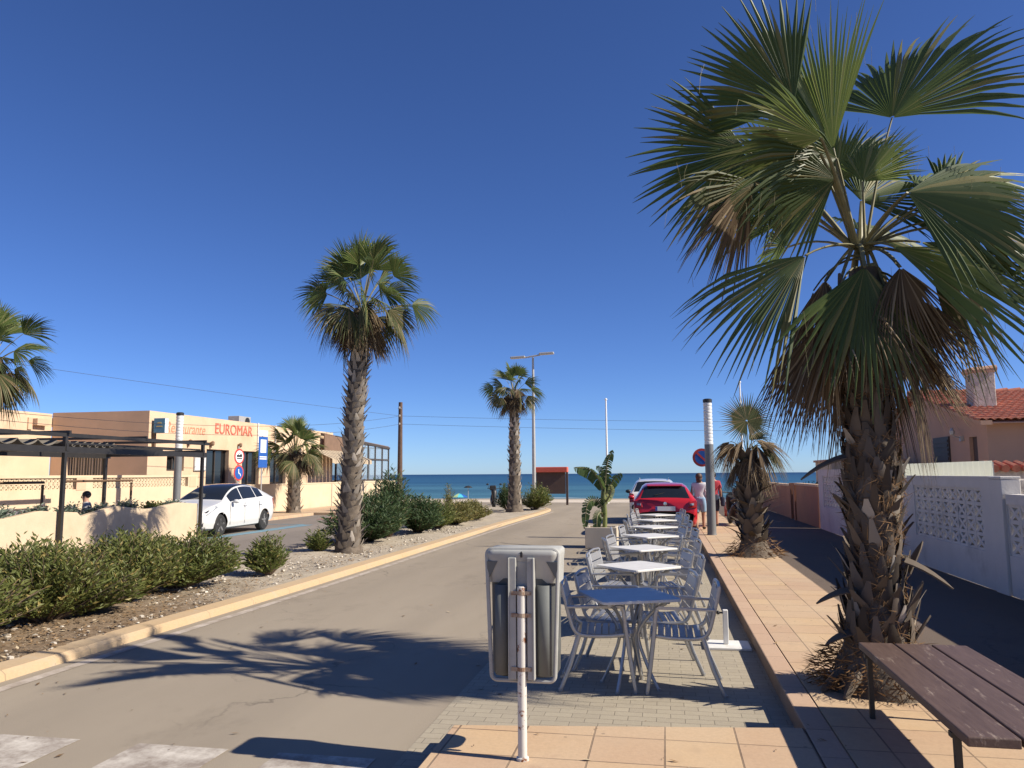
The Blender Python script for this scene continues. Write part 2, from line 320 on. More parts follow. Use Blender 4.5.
# ------------------------------------------------------------------ mesh helpers
class MB:
    def __init__(s): s.v = []; s.f = []; s.m = []; s.cur = 0
    def add(s, vs, fs):
        o = len(s.v); s.v += [tuple(x) for x in vs]
        for f in fs: s.f.append(tuple(i + o for i in f)); s.m.append(s.cur)
        return s
    def box(s, x0, x1, y0, y1, z0, z1, T=None):
        vs = [V((x, y, z)) for z in (z0, z1) for y in (y0, y1) for x in (x0, x1)]
        if T is not None: vs = [T @ v for v in vs]
        return s.add(vs, [(0, 2, 3, 1), (4, 5, 7, 6), (0, 1, 5, 4), (2, 6, 7, 3), (0, 4, 6, 2), (1, 3, 7, 5)])
    def bar(s, a, b, w, h=None, up=V((0, 0, 1))):
        a = V(a); b = V(b); h = h or w; d = (b - a).normalized()
        if abs(d.dot(up)) > .98: up = V((0, 1, 0))
        x = d.cross(up).normalized(); y = x.cross(d)
        vs = []
        for p in (a, b):
            for i, j in ((-1, -1), (1, -1), (1, 1), (-1, 1)): vs.append(p + x * i * w / 2 + y * j * h / 2)
        return s.add(vs, [(0, 3, 2, 1), (4, 5, 6, 7), (0, 1, 5, 4), (1, 2, 6, 5), (2, 3, 7, 6), (3, 0, 4, 7)])
    def tube(s, pts, r, n=8, caps=True, flat=1.0):
        pts = [V(p) for p in pts]; k = len(pts)
        rs = r if isinstance(r, (list, tuple)) else [r] * k
        ref = None; vs = []
        for i, p in enumerate(pts):
            d = (pts[min(i + 1, k - 1)] - pts[max(i - 1, 0)]).normalized()
            if ref is None:
                ref = V((0, 0, 1)) if abs(d.z) < .9 else V((1, 0, 0))
            x = d.cross(ref); x = x.normalized() if x.length > 1e-6 else V((1, 0, 0)); y = x.cross(d).normalized(); ref = y
            for j in range(n):
                a = 2 * pi * j / n
                vs.append(p + x * cos(a) * rs[i] + y * sin(a) * rs[i] * flat)
        fs = [(i * n + j, i * n + (j + 1) % n, (i + 1) * n + (j + 1) % n, (i + 1) * n + j) for i in range(k - 1) for j in range(n)]
        if caps: fs += [tuple(range(n - 1, -1, -1)), tuple((k - 1) * n + j for j in range(n))]
        return s.add(vs, fs)
    def lathe(s, prof, c=(0, 0, 0), n=16, axis='z', arc=None):
        vs = []; k = len(prof)
        for r, h in prof:
            for j in range(n):
                a = 2 * pi * j / n
                p = (r * cos(a), r * sin(a), h)
                if axis == 'y': p = (p[0], p[2], p[1])
                if axis == 'x': p = (p[2], p[0], p[1])
                vs.append(V(p) + V(c))
        fs = [(i * n + j, i * n + (j + 1) % n, (i + 1) * n + (j + 1) % n, (i + 1) * n + j) for i in range(k - 1) for j in range(n)]
        if prof[0][0] > 1e-4: fs.append(tuple(range(n - 1, -1, -1)))
        if prof[-1][0] > 1e-4: fs.append(tuple((k - 1) * n + j for j in range(n)))
        return s.add(vs, fs)
    def prism(s, loop, off):
        loop = [V(p) for p in loop]; off = V(off); n = len(loop)
        vs = loop + [p + off for p in loop]
        fs = [tuple(range(n - 1, -1, -1)), tuple(range(n, 2 * n))] + [(i, (i + 1) % n, n + (i + 1) % n, n + i) for i in range(n)]
        return s.add(vs, fs)
    def sphere(s, c, r, nu=14, nv=9, sc=(1, 1, 1)):
        prof = [(r * sin(pi * i / nv), -r * cos(pi * i / nv)) for i in range(nv + 1)]
        o = len(s.v); s.lathe([(max(a, 1e-5), b) for a, b in prof], (0, 0, 0), nu)
        for i in range(o, len(s.v)):
            p = s.v[i]; s.v[i] = (p[0] * sc[0] + c[0], p[1] * sc[1] + c[1], p[2] * sc[2] + c[2])
        return s
    def build(s, name, m, parent=None, smooth=False, bevel=0, loc=None, angle=40):
        me = bpy.data.meshes.new(name); me.from_pydata(s.v, [], s.f)
        ms = m if isinstance(m, (list, tuple)) else [m]
        for x in ms: me.materials.append(M[x] if isinstance(x, str) else x)
        if len(ms) > 1: me.polygons.foreach_set('material_index', s.m)
        bm = bmesh.new(); bm.from_mesh(me); bmesh.ops.recalc_face_normals(bm, faces=bm.faces); bm.to_mesh(me); bm.free()
        if smooth:
            me.polygons.foreach_set('use_smooth', [True] * len(me.polygons))
            try: me.set_sharp_from_angle(angle=RAD(angle))
            except Exception: pass
        me.update()
        o = bpy.data.objects.new(name, me); COL.objects.link(o)
        if parent: o.parent = parent
        if loc: o.location = loc
        if bevel:
            b = o.modifiers.new('bevel', 'BEVEL'); b.width = bevel; b.segments = 2; b.limit_method = 'ANGLE'; b.angle_limit = RAD(35)
        return o

def tag(o, label=None, cat=None, group=None, kind=None):
    if label: o['label'] = label
    if cat: o['category'] = cat
    if group: o['group'] = group
    if kind: o['kind'] = kind
    return o
def thing(name, label, cat, loc=(0, 0, 0), rz=0, group=None):
    o = bpy.data.objects.new(name, None); COL.objects.link(o); o.location = loc; o.rotation_euler = (0, 0, rz)
    o.empty_display_size = .2
    return tag(o, label, cat, group)
def struct(o): o['kind'] = 'structure'; return o
def copy_tree(o, parent=None):
    c = o.copy(); COL.objects.link(c)
    if parent: c.parent = parent
    for ch in [x for x in bpy.data.objects if x.parent == o]: copy_tree(ch, c)
    return c
def place(src, first, loc, rz, label):
    t = src if first else copy_tree(src)
    t.location = loc; t.rotation_euler = (0, 0, rz); t['label'] = label
    return t
def catmull(pts, n):
    out = []; k = len(pts)
    for i in range(k - 1):
        p0, p1, p2, p3 = pts[max(i - 1, 0)], pts[i], pts[i + 1], pts[min(i + 2, k - 1)]
        for j in range(n):
            t = j / n
            out.append(tuple(.5 * ((2 * b) + (-a + c) * t + (2 * a - 5 * b + 4 * c - d) * t * t + (-a + 3 * b - 3 * c + d) * t ** 3) for a, b, c, d in zip(p0, p1, p2, p3)))
    out.append(tuple(pts[-1])); return out
def wall_mesh(mb, O, U, L, H, T, holes, Nn):
    """upright wall: origin O, direction U (unit), length L, height H, thickness T behind the front (front normal Nn); holes (u0,u1,z0,z1)"""
    O = V(O); U = V(U); Nn = V(Nn); Z = V((0, 0, 1))
    us = sorted({0, L} | {h[0] for h in holes} | {h[1] for h in holes}); zs = sorted({0, H} | {h[2] for h in holes} | {h[3] for h in holes})
    us = [u for u in us if 0 <= u <= L]; zs = [z for z in zs if 0 <= z <= H]
    def full(i, j):
        if i < 0 or j < 0 or i >= len(us) - 1 or j >= len(zs) - 1: return False
        u = (us[i] + us[i + 1]) / 2; z = (zs[j] + zs[j + 1]) / 2
        return not any(h[0] < u < h[1] and h[2] < z < h[3] for h in holes)
    P = lambda u, z, t: O + U * u + Z * z - Nn * t
    for i in range(len(us) - 1):
        for j in range(len(zs) - 1):
            if not full(i, j): continue
            a, b, c, d = us[i], us[i + 1], zs[j], zs[j + 1]
            for t in (0, T): mb.add([P(a, c, t), P(b, c, t), P(b, d, t), P(a, d, t)], [(0, 1, 2, 3)])
            for (di, dj, e) in ((-1, 0, ((a, c), (a, d))), (1, 0, ((b, c), (b, d))), (0, -1, ((a, c), (b, c))), (0, 1, ((a, d), (b, d)))):
                if not full(i + di, j + dj):
                    (u0, z0), (u1, z1) = e
                    mb.add([P(u0, z0, 0), P(u1, z1, 0), P(u1, z1, T), P(u0, z0, T)], [(0, 1, 2, 3)])
    return mb
def text_obj(name, txt, size, m, parent, X, Y, loc, extrude=.01, shear=0, sx=1):
    cu = bpy.data.curves.new(name, 'FONT'); cu.body = txt; cu.size = size; cu.extrude = extrude; cu.shear = shear
    t = bpy.data.objects.new(name, cu); COL.objects.link(t)
    dg = bpy.context.evaluated_depsgraph_get(); dg.update()
    me = bpy.data.meshes.new_from_object(t.evaluated_get(dg))
    bpy.data.objects.remove(t); bpy.data.curves.remove(cu)
    X = V(X); Y = V(Y); Z = X.cross(Y)
    Mx = Matrix(((X.x * sx, Y.x, Z.x, loc[0]), (X.y * sx, Y.y, Z.y, loc[1]), (X.z * sx, Y.z, Z.z, loc[2]), (0, 0, 0, 1)))
    me.transform(Mx); me.materials.clear(); me.materials.append(M[m]); me.name = name
    o = bpy.data.objects.new(name, me); COL.objects.link(o); o.parent = parent
    return o

# ------------------------------------------------------------------ camera, sun, sky
CAMZ = 1.74; FPX = 780.0
def setup_camera():
    p = math.atan((474 - 384) / FPX); y = RAD(10.9); r = RAD(.35)
    f0 = V((-sin(y), cos(y), 0)); r0 = V((cos(y), sin(y), 0)); u0 = V((0, 0, 1))
    f = f0 * cos(p) + u0 * sin(p); u = u0 * cos(p) - f0 * sin(p)
    R = r0 * cos(r) - u * sin(r); U = u * cos(r) + r0 * sin(r)
    cam = bpy.data.cameras.new('camera'); o = bpy.data.objects.new('camera', cam); COL.objects.link(o)
    o.matrix_world = Matrix(((R.x, U.x, -f.x, 0), (R.y, U.y, -f.y, 0), (R.z, U.z, -f.z, CAMZ), (0, 0, 0, 1)))
    cam.sensor_width = 36; cam.lens = 36 * FPX / 1024; cam.clip_end = 90000; cam.clip_start = .05
    SC.camera = o
    return R, U, f
CR, CU, CF = setup_camera()
SUN_EL, SUN_SLOPE = 37.0, .09
def setup_light():
    az = math.atan2(-SUN_SLOPE, 1)            # direction towards the sun, from +x
    L = bpy.data.lights.new('sun', 'SUN'); L.energy = 5.0; L.angle = RAD(.53); L.color = (1, .91, .77)
    o = bpy.data.objects.new('sun', L); COL.objects.link(o)
    d = V((cos(az) * cos(RAD(SUN_EL)), sin(az) * cos(RAD(SUN_EL)), sin(RAD(SUN_EL))))
    o.rotation_euler = d.to_track_quat('Z', 'Y').to_euler()
    w = bpy.data.worlds.new('World'); SC.world = w; w.use_nodes = True; nt = w.node_tree
    bg = nt.nodes['Background']
    s = nt.nodes.new('ShaderNodeTexSky'); s.sky_type = 'NISHITA'; s.sun_disc = False
    s.sun_elevation = RAD(SUN_EL); s.sun_rotation = pi / 2 - az
    s.altitude = 0; s.air_density = .62; s.dust_density = .2; s.ozone_density = 9
    hs = nt.nodes.new('ShaderNodeHueSaturation'); hs.inputs['Saturation'].default_value = 1.04; hs.inputs['Hue'].default_value = .508
    nt.links.new(s.outputs[0], hs.inputs['Color']); nt.links.new(hs.outputs[0], bg.inputs[0]); bg.inputs[1].default_value = .088
setup_light()
SC.view_settings.view_transform = 'Standard'; SC.view_settings.look = 'None'; SC.view_settings.exposure = .70; SC.view_settings.gamma = 1
SC.cycles.use_denoising = True
SC.cycles.max_bounces = 6; SC.cycles.transparent_max_bounces = 12
try: SC.cycles.denoiser = 'OPENIMAGEDENOISE'
except Exception: pass
# ------------------------------------------------------------------ the ground
def sheet(name, loop, z, m, kind='structure'):
    mb = MB(); mb.add([(x, y, z) for x, y in loop], [tuple(range(len(loop)))])
    o = mb.build(name, m); o['kind'] = kind; return o
def slab(name, loop, z0, z1, m, bevel=0):
    mb = MB(); mb.prism([(x, y, z0) for x, y in loop], (0, 0, z1 - z0))
    o = mb.build(name, m, bevel=bevel); return struct(o)
sheet('ground', [(-160, -30), (160, -30), (160, 56), (-160, 56)], -.03, 'earth')
sheet('road', [(-6.05, -12), (.9, -12), (.9, 34), (6, 41), (60, 41), (60, 47), (-70, 47), (-70, 41), (-14, 41), (-6.0, 36)], 0, 'asphalt')
sheet('side_road', [(-12.4, -5), (-8.4, -5), (-8.4, 27), (-9, 31), (-9.4, 40.9), (-17, 40.9), (-17, 19.7), (-12.4, 19.7)], -.004, 'side_asphalt')
sheet('parking_bay', [(-1.62, -6), (.84, -6), (.84, 21.3), (-1.68, 21.3)], .004, 'paver')
# kerb extension on which the bin stands
slab('pavement_extension', [(-1.39, -4), (.825, -4), (.825, 5.42), (-1.38, 5.1)], -.02, .130, 'tile', .006)
mb = MB(); mb.box(.83, 1.0, -4, 40, -.05, .13); struct(mb.build('kerb', 'kerb_tile', bevel=.012))
slab('sidewalk', [(1.003, -4), (2.12, -4), (2.12, 40), (1.003, 40)], -.05, .134, 'tile')
slab('shaded_sidewalk', [(2.123, -4), (4.37, -4), (4.37, 40), (2.123, 40)], -.05, .131, 'wall_shade_walk')  # pavement strip along the wall, its shade deepened by the material colour
# left kerb and planted strip
kl = catmull([(-5.68, -4), (-5.60, 6), (-5.47, 12), (-5.42, 20), (-5.36, 28), (-5.22, 34), (-5.35, 37.5), (-6.1, 39.4)], 6)
mb = MB(); vs = []; fs = []
for i, (x, y) in enumerate(kl):
    dx = -.26; dy = 0
    if i > len(kl) - 8: dx, dy = -.2, -.2
    for (a, z) in ((0, -.03), (.06, .055), (.22, .085), (1, .10), (1, -.03)): vs.append((x + dx * a, y + dy * a, z))
n = len(kl)
for i in range(n - 1):
    for j in range(4): fs.append((i * 5 + j, i * 5 + j + 1, (i + 1) * 5 + j + 1, (i + 1) * 5 + j))
mb.add(vs, fs); struct(mb.build('kerb', 'kerb_stone'))
# white edge line
mb = MB()
for i in range(len(kl) - 10):
    (x0, y0), (x1, y1) = kl[i], kl[i + 1]
    mb.add([(x0 + .13, y0, .004), (x0 + .25, y0, .004), (x1 + .25, y1, .004), (x1 + .13, y1, .004)], [(0, 1, 2, 3)])
struct(mb.build('road_line', 'line'))
# planted strip: one gently uneven sheet of pale sand
mb = MB(); nx, ny = 14, 150; r2 = random.Random(3)
def edge_x(y):
    for (x0, y0), (x1, y1) in zip(kl, kl[1:]):
        if y0 <= y <= y1: return x0 + (x1 - x0) * (y - y0) / (y1 - y0 + 1e-6) - .265
    return -6.2
for j in range(ny + 1):
    y = -4 + 42.5 * j / ny; xr = edge_x(y); xl = -8.42 if y < 27 else -8.42 - (y - 27) * .08
    for i in range(nx + 1):
        t = i / nx; x = xl + (xr - xl) * t
        h = .098 + (.045 * sin(x * 2.1 + y * .7) * sin(y * 1.3) + r2.uniform(-.014, .014)) * min(1, 4 * t * (1 - t) + .0) - (.08 if i == 0 else 0) - (.006 if i == nx else 0)
        mb.v.append((x, y, h))
for j in range(ny):
    for i in range(nx):
        a = j * (nx + 1) + i; mb.f.append((a, a + 1, a + nx + 2, a + nx + 1)); mb.m.append(0)
struct(mb.build('planting_bed', 'bed', smooth=True, angle=180))
# crossing bars at the bottom left
mb = MB()
for x in (-5.1, -4.13 - .1, -3.17 + .02, -2.2 + .04):
    mb.box(x - .27, x + .27 + .1, 2.2, 4.78, .0035, .0045)
struct(mb.build('crossing_bars', 'xwalk'))
# blue disabled bay and worn red crossing on the side road
mb = MB()
for (x0, x1, y0, y1) in ((-12.75, -12.6, 20.2, 26.3), (-14.9, -12.75, 26.15, 26.3), (-14.9, -12.75, 20.2, 20.35), (-14.9, -14.78, 20.35, 26.15)):
    mb.add([(x0, y0, .003), (x1, y0, .003), (x1, y1, .003), (x0, y1, .003)], [(0, 1, 2, 3)])
mb.add([(-12.58, 20.2, .003), (-12.35, 20.2, .003), (-12.2, 26.1, .003), (-12.58, 26.1, .003)], [(0, 1, 2, 3)])
struct(mb.build('bay_marking', 'blue_paint'))
sheet('crossing_paint', [(-13.6, 29.3), (-9.3, 29.3), (-9.3, 31.2), (-13.6, 31.2)], .003, 'red_paint')
mb = MB()
for x in (-12.9, -11.7, -10.5): mb.add([(x, 30.9, .006), (x + .6, 30.9, .006), (x + .6, 31.6, .006), (x, 31.6, .006)], [(0, 1, 2, 3)])
struct(mb.build('crossing_marks', 'xwalk'))
slab('side_pavement', [(-17.4, 32.5), (-10.0, 32.5), (-10.4, 40), (-17.4, 40)], -.03, .11, 'tile', .01)
slab('side_pavement', [(-17.4, 4), (-15.1, 4), (-15.1, 32.3), (-17.4, 32.3)], -.03, .11, 'tile', .01)
slab('terrace_floor', [(-17.4, 4), (-12.45, 4), (-12.45, 19.6), (-15.09, 19.6), (-15.09, 4.0)], -.03, .06, 'promenade')
# promenade, beach, sea
slab('promenade', [(-160, 47), (160, 47), (160, 52), (-160, 52)], -.6, .02, 'promenade')
mb = MB(); mb.add([(-700, 52, -1.6), (700, 52, -1.6), (700, 112, -2.5), (-700, 112, -2.5)], [(0, 1, 2, 3)]); struct(mb.build('beach', 'beach'))
sheet('sea', [(-60000, 104), (60000, 104), (60000, 60000), (-60000, 60000)], -2.3, 'sea')

# litter and pebbles on the bed
mb = MB(); r3 = random.Random(5)
for i in range(9000):
    y = 4.5 + 14 * r3.random() ** 1.3; x = -8.3 + 2.5 * r3.random()
    if y > 11.5 and r3.random() < .65: continue
    s = r3.uniform(.012, .04); a = r3.random() * 6.3; w = s * r3.uniform(.25, .5); z = .108 + .02 * r3.random()
    d = V((cos(a), sin(a), r3.uniform(-.3, .4))); e = V((-sin(a), cos(a), r3.uniform(-.3, .3)))
    p = V((x, y, z + .02 * sin(x * 2.1 + y * .7) * sin(y * 1.3)))
    mb.add([p - d * s, p - e * w, p + d * s, p + e * w], [(0, 1, 2, 3)])
tag(mb.build('leaf_litter', 'litter'), kind='stuff')
mb = MB()
for i in range(2400):
    y = 4.5 + 20 * r3.random() ** 1.2; x = -8.3 + 2.5 * r3.random(); s = r3.choice((.008, .01, .014, .02, .035)) * r3.uniform(.7, 1.2)
    o = len(mb.v); mb.sphere((x, y, .105), s, 6, 4, (1, r3.uniform(.7, 1.2), .6))
tag(mb.build('pebbles', 'pebble', smooth=True), kind='stuff')

mb = MB(); r5 = random.Random(8)                       # dry bits blown over the road and pavement
for i in range(420):
    x = r5.uniform(-5.3, 2.0); y = 4 + 16 * r5.random() ** 1.6; z = .006 if x < .8 else .138
    if x > -1.5 and y < 5.4: z = .134
    if x < -1.6 and r5.random() < .6: x = -5.3 + abs(r5.gauss(0, .35))
    s = r5.choice((.008, .012, .016, .03)); a = r5.random() * 6.3; d = V((cos(a), sin(a), .15)) * s; e = V((-sin(a), cos(a), .1)) * s * r5.uniform(.2, .5); p = V((x, y, z + .004))
    mb.add([p - d, p - e, p + d, p + e], [(0, 1, 2, 3)])
tag(mb.build('dry_litter', 'litter'), kind='stuff')
# ------------------------------------------------------------------ restaurant on the left
FX, FY = -19.5, 26.95
bt = thing('restaurant_building', 'ochre flat-roofed restaurant with faded red lettering along the facade', 'building', (FX, FY, 0))
def at(o, p): return V(p) - o.location
mb = MB()
L = 17.2; H = 4.27
ho = [(1.2, 2.35, 1.95, 2.55), (3.95, 5.75, 1.0, 2.9), (6.9, 8.5, 1.0, 2.9), (9.6, 11.3, 1.0, 2.9)]
wall_mesh(mb, (0, 0, 0), (0, 1, 0), L, H, .3, ho, (1, 0, 0))
hs = [(1.75, 3.55, 1.3, 2.55)]
wall_mesh(mb, (-.3, 0, 0), (-1, 0, 0), 4.0, H, .3, [(a - .3, b - .3, c, d) for a, b, c, d in hs], (0, -1, 0))
mb.box(-8, -.301, .3, L, 4.0, 4.1); mb.box(-8, -.301, L - .3, L, 0, 4.26)
wm = MB(); wm.v = mb.v; wm.f = mb.f; wm.m = mb.m
w_o = wm.build('wall', ['ochre', 'brown_and_shade'], bt)
for p in w_o.data.polygons:
    if abs(p.normal.y) > .9 and p.center.y < .05 and p.center.x < -.05: p.material_index = 1  # side wall: grazing shade painted as a browner copy of the ochre
for (a, b, c, d) in ho:
    mb = MB(); mb.box(-.24, -.20, a, b, c, d); g = mb.build('pane', 'glass_dark')
    mb = MB()
    for y in (a + .03, (a + b) / 2, b - .03): mb.box(-.195, -.15, y - .03, y + .03, c, d)
    for z in (c + .03, d - .03): mb.box(-.192, -.153, a + .001, b - .001, z - .03, z + .03)
    w = mb.build('window', 'frame_dark', bt); g.parent = w
(a, b, c, d) = hs[0]
mb = MB(); mb.box(-b, -a, .2, .25, c, d); g = mb.build('pane', 'glass_dark')
mb = MB(); k = 14
for i in range(k): x = -b + .09 + (b - a - .18) * i / (k - 1); mb.box(x - .02 - .012 * (i % 3), x + .02, .1, .14, c, d)
mb.box(-b, -a, .09, .15, c, c + .05); mb.box(-b, -a, .09, .15, d - .05, d)
w = mb.build('barred_window', 'curtain', bt); g.parent = w
text_obj('lettering', 'Restaurante', .62, 'letter_faded', bt, (0, 1, 0), (0, 0, 1), (.004, 1.0, 3.5), .006, .25, .92)
text_obj('lettering', 'EUROMAR', .66, 'letter_red', bt, (0, 1, 0), (0, 0, 1), (.004, 4.5, 3.62), .02, 0, 1.05)
for y in (2.55, 4.2, 6.5, 9.0, 10.2):
    mb = MB(); mb.box(0.002, .06, y - .05, y + .05, 2.95, 3.2); mb.lathe([(.02, -.1), (.08, -.04), (.08, .08), (.02, .12)], (.13, y, 3.14), 8); mb.build('wall_lamp', 'lamp_brown', bt)
mb = MB()
for y in (8.25, 10.0): mb.tube([(.04, y, 2.9), (.04, y, 4.3)], .03, 6)
mb.build('downpipe', 'sign_white', bt)
mb = MB(); mb.box(.003, .06, 3.0, 3.85, 1.95, 2.55); p = mb.build('notice_board', 'galv', bt)
mb = MB(); mb.box(.062, .07, 3.06, 3.4, 2.0, 2.5); mb.box(.062, .07, 3.46, 3.8, 2.0, 2.5); mb.build('notice', 'sign_white', p)
# wing nearer the camera and its roof block
wt = thing('restaurant_wing', 'pale flat-roofed wing of the restaurant behind the pergola with a raised block on top', 'building', (-23.8, 26.9, 0))
mb = MB(); mb.box(-9, 0, -16, .02, 0, 4.22); mb.build('wall', 'ochre', wt)
mb = MB(); mb.box(-8, -1.6, -14, -2.6, 4.22, 5.1); mb.build('roof_block', 'ochre', wt)
mb = MB(); mb.box(.003, .22, -.95, -.35, 3.72, 3.98); mb.box(.003, .05, -1.2, -1.0, 3.55, 4.0); mb.build('wall_spotlight', 'brown_and_shade', wt)
# rooftop air conditioner
ac = thing('air_conditioner', 'small grey air conditioner on the restaurant roof above the red lettering', 'air conditioner', (-20.6, 35.4, 4.1))
mb = MB(); mb.box(-.3, .3, -.55, .55, .06, .55); mb.build('casing', 'galv', ac, bevel=.02)
mb = MB(); mb.lathe([(.2, 0), (.2, .03)], (.302, .2, .31), 16, 'x'); mb.build('fan_grille', 'black_plastic', ac)
mb = MB(); [mb.box(-.35, .35, y - .04, y + .04, 0, .06) for y in (-.4, .4)]; mb.build('foot_rail', 'black_plastic', ac)
# blue projecting sign
sg = thing('projecting_sign', 'small blue box sign sticking out from the restaurant corner', 'sign', (FX + .02, FY + .25, 2.98))
mb = MB(); mb.box(.0, .1, -.05, .05, -.2, .5); mb.build('bracket', 'rustpipe', sg)
mb = MB(); mb.box(.08, .56, -.11, .11, .42, 1.0); bo = mb.build('sign_box', 'box_blue', sg, bevel=.015)
mb = MB(); mb.box(.562, .57, -.10, .10, .43, .99); mb.build('white_edge', 'sign_white', sg)
mb = MB(); mb.prism([(.22, -.113, .78), (.44, -.113, .78), (.40, -.113, .84), (.26, -.113, .84)], (0, -.006, 0)); mb.prism([(.2, -.113, .66), (.46, -.113, .66), (.46, -.113, .70), (.2, -.113, .70)], (0, -.006, 0)); mb.build('emblem', 'gold', sg)
# glazed conservatory at the sea end
cv = thing('conservatory', 'brown-framed glazed terrace with sloping roof at the sea end of the restaurant', 'conservatory', (-19.3, 44.3, 0))
mb = MB(); mb.box(-6, 0, 0, 9.2, 0, 1.36); mb.build('base_wall', 'cream', cv)
mb = MB()
for y in (0, 1.3, 2.6, 3.9, 5.2, 6.5, 7.85, 9.15): mb.bar((-.05, y, 1.36), (-.05, y, 4.0 - y * .045), .1, .1)
for x in (-1.5, -3, -4.5, -6): mb.bar((x, 9.15, 1.36), (x, 9.15, 3.6), .1, .1)
mb.bar((-.05, -.05, 2.78), (-.05, 9.2, 2.78), .09, .1); mb.bar((-.05, -.05, 1.4), (-.05, 9.2, 1.4), .12, .1)
mb.bar((-.05, -.1, 4.03), (-.05, 9.3, 3.62), .14, .14); mb.bar((-.05, 9.15, 3.58), (-6, 9.15, 3.95), .12, .12); mb.bar((-.1, 9.15, 2.78), (-6, 9.15, 2.78), .08, .08)
mb.build('frame', 'frame_dark', cv)
mb = MB(); mb.add([(-.06, 0, 1.4), (-.06, 9.1, 1.4), (-.06, 9.1, 3.6), (-.06, 0, 4.0)], [(0, 1, 2, 3)]); mb.add([(-.1, 9.12, 1.4), (-6, 9.12, 1.4), (-6, 9.12, 3.9), (-.1, 9.12, 3.6)], [(0, 1, 2, 3)]); mb.build('glazing', 'glass_pale', cv)
mb = MB(); mb.prism([(-.08, -1.9, 4.12), (-.08, 9.3, 3.7), (-6, 9.3, 4.1), (-6, -1.9, 4.3)], (0, 0, .06)); mb.build('roof', 'brown_awning', cv)
mb = MB(); mb.prism([(.05, -2.0, 4.08), (.05, 2.6, 3.92), (.05, 2.6, 3.0), (.05, -2.0, 3.1)], (.05, 0, 0)); mb.build('fascia', 'brown_awning', cv)
mb = MB()
for i in range(12):
    y0 = -3.6 + i * .5; mb.prism([(.12, y0, 3.15), (1.3, y0, 2.62), (1.3, y0 + .47, 2.6), (.12, y0 + .47, 3.13)], (0, 0, .04))
    mb.prism([(1.3, y0, 2.62), (1.3, y0 + .47, 2.6), (1.3, y0 + .47, 2.36 + .05 * (i % 2)), (1.3, y0, 2.38 + .04 * ((i + 1) % 2))], (.02, 0, 0))
mb.build('awning', 'thatch', cv)
# low walls in front of the restaurant
def lattice(mb, O, U, Nn, cols, rows, s, t=.035, depth=.10, sz=None):
    O = V(O); U = V(U); Nn = V(Nn); Z = V((0, 0, 1)); sz = sz or s
    def bar(a, b, w, d):
        a = O + U * a[0] + Z * a[1]; b = O + U * b[0] + Z * b[1]
        mb.bar(a - Nn * .06, b - Nn * .06, d, w, up=(b - a).cross(Nn).normalized())
    for i in range(cols + 1): bar((i * s, 0), (i * s, rows * sz), t, depth)
    for j in range(rows + 1): bar((0, j * sz), (cols * s, j * sz), t, depth - .006)
    for i in range(cols):
        for j in range(rows):
            x, z = i * s, j * sz
            bar((x + .01, z + .01), (x + s - .01, z + sz - .01), t * 1.0, depth - .012); bar((x + s - .01, z + .01), (x + .01, z + sz - .01), t * 1.0, depth - .018)
            c = O + U * (x + s / 2) + Z * (z + sz / 2) - Nn * .06
            q = sz * .20; pts = []
            for a in range(8): pts.append(c + U * q * 1.4 * cos(a * pi / 4 + pi / 8) + Z * q * sin(a * pi / 4 + pi / 8) + Nn * (depth / 2 - .012))
            mb.prism(pts, -Nn * (depth - .024))
lw = thing('lattice_wall', 'long cream garden wall with a pierced block band along its top', 'wall', (-17.5, 14, 0))
mb = MB(); mb.box(-.16, 0, 0, 13.2, 0, 1.36); mb.build('base', 'cream', lw)
mb = MB(); mb.box(-.17, .012, -.01, 13.21, 1.70, 1.78); mb.build('coping', 'cream', lw)
mb = MB()
for y in (0, 7.0, 12.6): mb.box(-.15, .004, y, y + .6, 1.36, 1.70)
mb.build('pier', 'cream', lw)
for (y0, c) in ((.6, 37), (7.6, 29)):
    mb = MB(); lattice(mb, (-.02, y0 + .02, 1.365), (0, 1, 0), (1, 0, 0), c, 2, .1665, .032, .1); mb.build('pierced_blocks', 'cream', lw)
mb = MB(); mb.box(.001, .014, 6.9, 7.3, 1.33, 1.72); mb.box(.001, .014, 12.7, 13.1, 1.33, 1.72); mb.build('brown_patch', 'brown_and_shade', lw)
mb = MB(); mb.box(-.2, 0, 0, 22.5, 0, 1.30); mb.box(-.22, .02, 0, 22.5, 1.30, 1.36)
lo = thing('garden_wall', 'plain cream wall running from behind the white car towards the sea', 'wall', (-17.5, 27.25, 0)); mb.build('base', 'cream', lo)
mb = MB(); mb.box(.003, .03, 5.6, 6.1, .3, .8); mb.build('meter_door', 'brown_and_shade', lo)
mb = MB()
for y in (12.3, 17.2): mb.box(.022, .035, y, y + .03, 0, 1.29)
mb.build('joint_strip', 'galv', lo)

# zigzag planter wall under the pergola
pw = thing('planter_wall', 'low cream planter wall with a zigzag top under the pergola', 'wall', (-12.5, 6, 0))
prof = [(0, .93), (2.1, 1.02), (4.9, .93), (5.0, .88), (7.1, .94), (7.98, 1.05), (9.02, .97), (9.14, .87), (10.2, 1.06), (11.4, .935), (12.65, 1.05), (13.5, .99)]
mb = MB(); mb.prism([(0, 0, .0)] + [(0, y, z) for y, z in prof] + [(0, 13.5, .0)], (-.14, 0, 0)); mb.build('front_panel', 'planter_cream', pw, bevel=.01)
mb = MB(); mb.prism([(-.52, 0, 0)] + [(-.52, y, z - .12) for y, z in prof] + [(-.52, 13.5, 0)], (-.1, 0, 0)); mb.build('rear_panel', 'planter_cream', pw)
mb = MB(); mb.box(-.52, -.141, .02, 13.48, 0, .80); mb.build('soil', 'litter', pw)
mb = MB()
for y in (2.2, 5.5, 9.15, 11.3): mb.tube([(.03, y, 0), (.03, y, .2)], .03, 8)
mb.build('drain_pipe', 'galv', pw)

